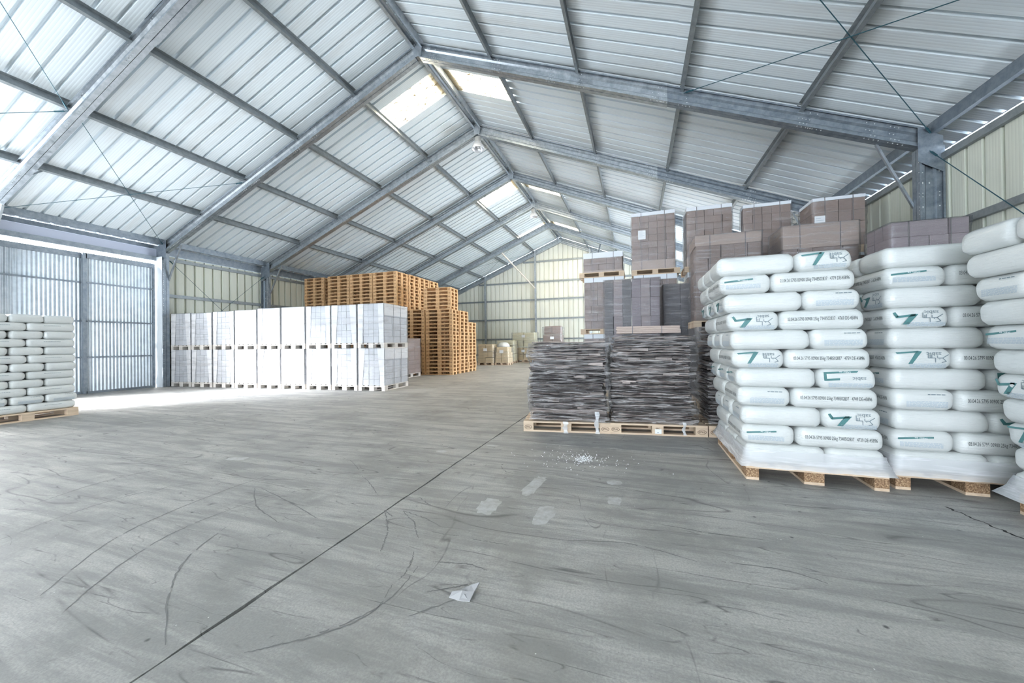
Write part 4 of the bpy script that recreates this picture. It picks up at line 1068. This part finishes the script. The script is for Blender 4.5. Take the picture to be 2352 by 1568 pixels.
def put_print(o, kind, face, half, zc, extra=None, xoff=0.0):
    """face: rotation about z so that the print looks outwards"""
    rot, dist = face
    if kind.startswith('code:'):
        ob = put('printed_code', text_mesh(kind[5:], .042, M['ink'], .50, .0, 'CENTER'), o)
    else:
        ob = put('printed_logo', LOGO[kind], o)
        if kind != 'dash': ob.scale = (1.12, 1, 1.25)
        if kind in ('zig', 'chevron', 'bracket'):
            tx = put('printed_word', text_mesh('sabic', .034, M['paleink'], 1.25, 0, 'CENTER'), ob, (.065, -.0004, .030 if kind != 'bracket' else .004)); tx.rotation_euler = (PI / 2, PI, 0)
        if kind == 'bar' or kind == 'bracket':
            tx = put('printed_word', text_mesh('SABIC PP', .013, M['paper'], 1.4, 0, 'CENTER'), ob, (-.02, -.0006, .0475 if kind == 'bracket' else .024)); tx.rotation_euler = (PI / 2, PI + rad(4), 0)
    d = Vector((math.sin(rot), -math.cos(rot), 0)); sx = Vector((math.cos(rot), math.sin(rot), 0))
    p = d * (dist + .004) + sx * xoff
    ob.location = (p.x, p.y, zc)
    ob.rotation_euler = (PI / 2, 0, rot) if kind.startswith('code:') else (0, 0, rot)
    return ob
LAYER = lambda i, n: 'top layer' if i == n - 1 else ('bottom layer' if i == 0 else ORD[n - 1 - i] + ' layer from top')
def sack_stack(x0, yf, W_, D_, z0, nl, lh, stackname, group, la, lb, leanx, leany=0.0, codes=None, left_codes=None, flip=False, hide=True, front='y', logos=True, wob=.012):
    """footprint W_ x D_ from front left corner (x0,yf); bags la x lb; front row faces -y"""
    rr = random.Random(int(x0 * 31) + nl)
    key = (round(la, 3), round(lb, 3), round(lh, 3))
    if key not in SM: SM[key] = [sack_mesh(la / 2, lb / 2, lh / 2, s_) for s_ in range(5)]
    for k_ in range(nl):
        even = (k_ % 2 == 1) ^ flip
        fr = k_ / (nl - 1)
        ox = leanx * fr ** 1.2 + rr.uniform(-wob, wob) * .5; oy = leany * fr
        bags = []   # (cx, cy, along, where, visible)
        nA = int(round(D_ / lb)); nB = int(round(D_ / la))
        if not even:   # left column lies with long side to the front
            for j in range(nA): bags.append((la / 2, lb / 2 + lb * j, 'x', ('front left', 'middle left', 'rear left')[min(j, 2)], 'F' if j == 0 else 'L', la))
            for j in range(nB): bags.append((la + lb / 2, la / 2 + la * j, 'y', ('front right', 'rear right')[min(j, 1)], 'FS' if j == 0 else 'H', lb))
        else:
            for j in range(nB): bags.append((lb / 2, la / 2 + la * j, 'y', ('front left', 'rear left')[min(j, 1)], 'FSL' if j == 0 else 'LL', lb))
            for j in range(nA): bags.append((lb + la / 2, lb / 2 + lb * j, 'x', ('front right', 'middle right', 'rear right')[min(j, 2)], 'FL' if j == 0 else 'H', la))
        for (bx, by, al, where, vis, wd) in bags:
            if hide and vis == 'H' and k_ < nl - 1: continue
            o = put('plastic_sack', rr.choice(SM[key]), None, (x0 + bx + ox + rr.uniform(-wob, wob) * .4, yf + by + oy + rr.uniform(-wob, wob) * .5, z0 + lh * k_),
                    (0 if al == 'x' else PI / 2) + rr.uniform(-.012, .012) + (PI if rr.random() < .5 else 0) * 0)
            tag(o, 'white sack, %s, %s, %s' % (where, LAYER(k_, nl), stackname), 'sack', group)
            if not logos: 
                if 'F' in vis and rr.random() < .0: pass
                continue
            zc = lh / 2 + .002
            if vis == 'FL' and even and codes: put_print(o, 'code:' + codes[k_ // 2 % len(codes)], (0, lb / 2), la, zc + .004)
            if vis == 'FS' and not even: 
                kd = {0: None, 2: 'zig', 4: 'bracket', 6: 'block', 8: 'block', 10: 'chevron'}.get(k_)
                if kd: put_print(o, kd, (-PI / 2, la / 2), lb, zc)
            if vis == 'FSL' and even:
                kd = {1: 'bar', 3: 'block', 5: 'chevron', 7: 'zig', 9: 'bar'}.get(k_)
                if kd: put_print(o, kd, (-PI / 2, la / 2), lb, zc)
                if left_codes: put_print(o, 'code:' + left_codes[k_ // 2 % len(left_codes)], (PI, lb / 2), la, zc) if False else put_print(o, 'code:' + left_codes[k_ // 2 % len(left_codes)], (PI, lb / 2), la, zc)
            if vis in ('L', 'F') and not even and al == 'x' and logos and left_codes and k_ in (2, 4, 6, 8):
                kd = {2: 'block', 4: 'bar', 6: 'block', 8: 'zig'}[k_]
                put_print(o, kd, (-PI / 2, la / 2), lb, zc)
codesA = ['03.04.26 5795 00900 25kg 7348502837   47%s DE-45896' % s_ for s_ in ('39', '49', '59', '69', '79')]
codesL = ['03.04.26 5795 00900 25kg 7348502837   4%s6 DE-45896' % s_ for s_ in ('73', '74', '75', '76', '77')]
sack_stack(5.60, 3.775, 1.0, 1.2, .144, 11, .166, 'front sack stack right of dark stacks', 'sacks of the front stack', .60, .40, -.20, 0.0, codesA, codesL)
sack_stack(6.68, 3.86, 1.0, 1.2, .144, 11, .166, 'second sack stack on the right', 'sacks of the second stack', .60, .40, -.05, 0.0, codesA, codesL)
sack_stack(7.16, 2.36, 1.0, 1.2, .144, 11, .166, 'sack stack at right picture edge', 'sacks of the third stack', .60, .40, -.26, 0.0, None, None, hide=True)
# stack C shows its long side to the left: print on the rear left sacks
for o in list(COL.objects):
    if o.get('group') == 'sacks of the third stack' and 'left' in o['label'] and 'rear' in o['label']:
        k_ = int(round((o.location.z - .144) / .166)); zc = .085
        kd = {9: None, 8: 'block', 7: None, 6: 'bar', 5: None, 4: 'zig', 2: 'chevron'}.get(k_)
        if kd: put_print(o, kd, (-PI / 2, .30), .4, zc)
# stack at far left, faces +x
sack_stack(-6.03, 2.80, .98, 1.17, .144, 12, .138, 'sack stack at left picture edge', 'sacks of the left stack', .585, .39, 0.0, 0.0, hide=False, logos=False, wob=.02, flip=False)
rr = random.Random(3)
for o in list(COL.objects):
    if o.get('group') == 'sacks of the left stack':
        lab = o['label']; k_ = int(round((o.location.z - .144) / .138))
        vis_long = (abs(o.rotation_euler.z - PI / 2) < .3) and o.location.x > -5.45
        vis_short = (abs(o.rotation_euler.z) < .3) and o.location.x > -5.45
        if vis_long:
            put_print(o, 'dash', (0, .195), .58, .085)
        if vis_short and k_ in (1, 4, 6, 8, 10) and rr.random() < .7:
            put_print(o, 'block' if k_ % 2 else 'bar', (PI / 2, .2925), .39, .07)
# pallets under the sacks
for (x, y, nm) in ((6.10, 4.37, 'chip-block pallet under the front sack stack'), (7.18, 4.46, 'chip-block pallet under the second sack stack'), (7.70, 2.96, 'chip-block pallet under the sack stack at the right edge')):
    pallet('wooden_pallet', (x, y, 0), PI / 2, nm, 'pallets under the white sacks', 'chip', 1.2, 1.0)
pallet('wooden_pallet', (-5.54, 3.385, 0), PI / 2, 'pale pallet with torn film under the sack stack at the left edge', None, 'wood', 1.2, 1.0)
# milky film skirts round the sack stacks
def skirt(cx, cy, hw, hd, z0, z1, flare, label, seed):
    mb = MB(); loop = []; sg = 16
    for i in range(sg): loop.append((-1 + 2 * i / sg, -1))
    for i in range(sg): loop.append((1, -1 + 2 * i / sg))
    for i in range(sg): loop.append((1 - 2 * i / sg, 1))
    for i in range(sg): loop.append((-1, 1 - 2 * i / sg))
    n = len(loop); rows_ = 6; vs = []
    for r_ in range(rows_ + 1):
        t_ = r_ / rows_; z = z0 + (z1 - z0) * t_
        for (u, v) in loop:
            nn = noise.noise(Vector((u * 3 + seed, v * 3, t_ * 2))) * .012
            f_ = flare * (1 - t_) ** 2
            cr_ = (abs(u) ** 8) * (abs(v) ** 8)
            vs.append((u * (hw + f_ + nn + .012 - .02 * cr_ * t_), v * (hd + f_ + nn + .012 - .02 * cr_ * t_), z - (.012 * (1 - t_) * (1 + noise.noise(Vector((u * 6, v * 6, seed)))))))
    mb.add(vs, [(r_ * n + i, r_ * n + (i + 1) % n, (r_ + 1) * n + (i + 1) % n, (r_ + 1) * n + i) for r_ in range(rows_) for i in range(n)])
    o = mb.build('stretch_film', M['filmwhite'], None, (cx, cy, 0), smooth=True); tag(o, label, 'plastic film', 'film skirts round sack stacks')
skirt(6.10, 4.375, .50, .60, .135, .27, .03, 'milky film skirt round the foot of the front sack stack', 1)
skirt(7.18, 4.46, .50, .60, .135, .27, .03, 'milky film skirt round the foot of the second sack stack', 5)
skirt(7.66, 2.96, .50, .60, .135, .27, .05, 'flared film skirt under the sack stack at the right edge', 9)

# ================================================================== far parcels at the back
def parcel_pile(x0, yf, w_, d, z0, tiers, label, m, seed, grp='beige parcel loads at the back'):
    t = empty('parcel_load', (x0 + w_ / 2, yf + d / 2, z0), 0); tag(t, label, 'load', grp); rr = random.Random(seed); z = 0
    for th, n, inset in tiers:
        for i in range(n):
            for j in range(2):
                ww = (w_ - 2 * inset) / n; dd = (d - 2 * inset) / 2
                mb = MB(); e_ = rr.uniform(.004, .02); x = -w_ / 2 + inset + ww * i; y = -d / 2 + inset + dd * j; h_ = th * rr.uniform(.9, 1.0)
                mb.hexa([(x + e_, y + e_, z), (x + ww - e_, y + e_, z), (x + ww - e_, y + dd - e_, z), (x + e_, y + dd - e_, z),
                         (x + e_ * rr.uniform(.5, 3), y + e_, z + h_), (x + ww - e_ * rr.uniform(.5, 3), y + e_, z + h_), (x + ww - e_, y + dd - e_, z + h_), (x + e_, y + dd - e_, z + h_)])
                mb.build('parcel', m, t)
        z += th
    shell(w_ + .03, d + .03, z * .97, M['filmclear'], 'stretch_film', t, seg=8, amp=.03, seed=seed, top=False)
    mb = MB(); mb.box(-.10, .12, -d / 2 - .045, -d / 2 - .042, z * .62, z * .62 + .16); mb.build('paper_label', M['paper'], t)
    return t
def fp(x0, yf, lab, z=0, w_=.95): 
    o = pallet('wooden_pallet', (x0 + w_ / 2, yf + .4, z), 0, lab, 'pallets under the far parcels', 'wood')
    o.scale = (w_ / 1.2, 1, 1)
fp(-3.85, 19.4, 'pallet under the left beige parcel load at the back'); parcel_pile(-3.82, 19.42, .92, .76, .144, [(.30, 2, .0), (.32, 3, .02), (.42, 2, .01)], 'beige parcel load beside the empty pallets at the back', M['beige'], 1)
fp(-2.83, 19.5, 'pallet under the white-topped beige load at the back', 0, .8); parcel_pile(-2.82, 19.52, .78, .9, .144, [(.28, 2, .0), (.30, 2, .02), (.28, 1, .06)], 'beige parcel load with a white bag on top', M['beige'], 2)
fp(-3.4, 21.3, 'pallet under the rearmost beige load', 0, 1.1); parcel_pile(-3.4, 21.32, 1.1, .76, .144, [(.45, 2, .0), (.5, 2, .02), (.3, 1, .02)], 'tall beige load rising behind the left parcel load', M['cream'], 3)
fp(-2.79, 22.7, 'pallet under the far right beige load', 0, 1.3); parcel_pile(-2.76, 22.72, 1.25, .76, .144, [(.38, 2, .0), (.42, 2, .0)], 'lower beige load with a paper label near the far wall', M['beige'], 4)
parcel_pile(-2.85, 22.70, 1.5, .8, .985, [(.40, 2, .0), (.55, 2, .03)], 'cream parcel load stacked on top near the far wall', M['cream'], 5)
mb = MB(); n = 16; vs = []
for j in range(7):
    for i in range(n):
        t_ = 2 * PI * i / n; r_ = .34 * math.cos(j / 6 * PI / 2) ** .8; vs.append((-2.43 + r_ * math.cos(t_) * (1 + .1 * math.sin(i * 3)), 19.95 + r_ * math.sin(t_), 1.008 + .28 * math.sin(j / 6 * PI / 2)))
mb.add(vs, [(j * n + i, j * n + (i + 1) % n, (j + 1) * n + (i + 1) % n, (j + 1) * n + i) for j in range(6) for i in range(n)] + [tuple(range(n - 1, -1, -1))])
o = mb.build('plastic_bag', M['sack'], smooth=True); tag(o, 'crumpled white bag heaped on a beige parcel load at the back', 'bag')
fp(-.42, 20.95, 'pallet under the tall wrapped reddish load by the far wall', 0, 1.1)
parcel_pile(-.40, 21.0, 1.05, .8, .144, [(.5, 2, .0), (.55, 2, .0), (.5, 2, .0), (.5, 2, .03)], 'tall reddish-brown wrapped load by the far wall, behind the sheet stacks', M['bundle'], 7, None)

# ================================================================== litter
mb = MB(); vs = [(-.115, -.02, .004), (-.02, -.055, .006), (.075, -.06, .005), (.10, .02, .03), (.135, .10, .055), (.06, .09, .04), (-.03, .05, .025), (-.10, .03, .02), (0, 0, .045), (.05, .02, .03)]
mb.add(vs, [(0, 1, 8, 7), (1, 2, 9, 8), (2, 3, 9), (3, 4, 5, 9), (9, 5, 6, 8), (8, 6, 7)])
mb.add([(x, y, max(0.001, z - .012)) for x, y, z in vs], [(7, 8, 1, 0), (8, 9, 2, 1), (9, 3, 2), (9, 5, 4, 3), (8, 6, 5, 9), (7, 6, 8)])
mb.add([v for v in vs[:8]] + [(x, y, max(0.001, z - .012)) for x, y, z in vs[:8]], [(i, 8 + i, 8 + (i + 1) % 8, (i + 1) % 8) for i in range(8)])
o = mb.build('crumpled_scrap', mat('grey_scrap', (0.36, 0.36, 0.37), .7), None, (3.885, 1.63, 0), rad(14)); o.scale = (.55, .55, .7); tag(o, 'crumpled grey scrap of board lying on the concrete in the foreground', 'scrap')
mb = MB(); rr = random.Random(8)
for i in range(330):
    if rr.random() < .55: x, y = rr.gauss(0, .045), rr.gauss(0, .07)
    else: x, y = rr.gauss(-.05, .28), rr.gauss(0, .16)
    s_ = rr.uniform(.003, .0065)
    mb.add([(x - s_, y, 0.001), (x, y - s_, .001), (x + s_, y, .001), (x, y + s_, .001), (x, y, .001 + s_ * 1.2)], [(0, 1, 4), (1, 2, 4), (2, 3, 4), (3, 0, 4)])
o = mb.build('spilled_granules', M['paper'], None, (4.165, 3.93, 0)); stuff(o); tag(o, 'small spill of white granules on the concrete before the left dark stack', 'granules')
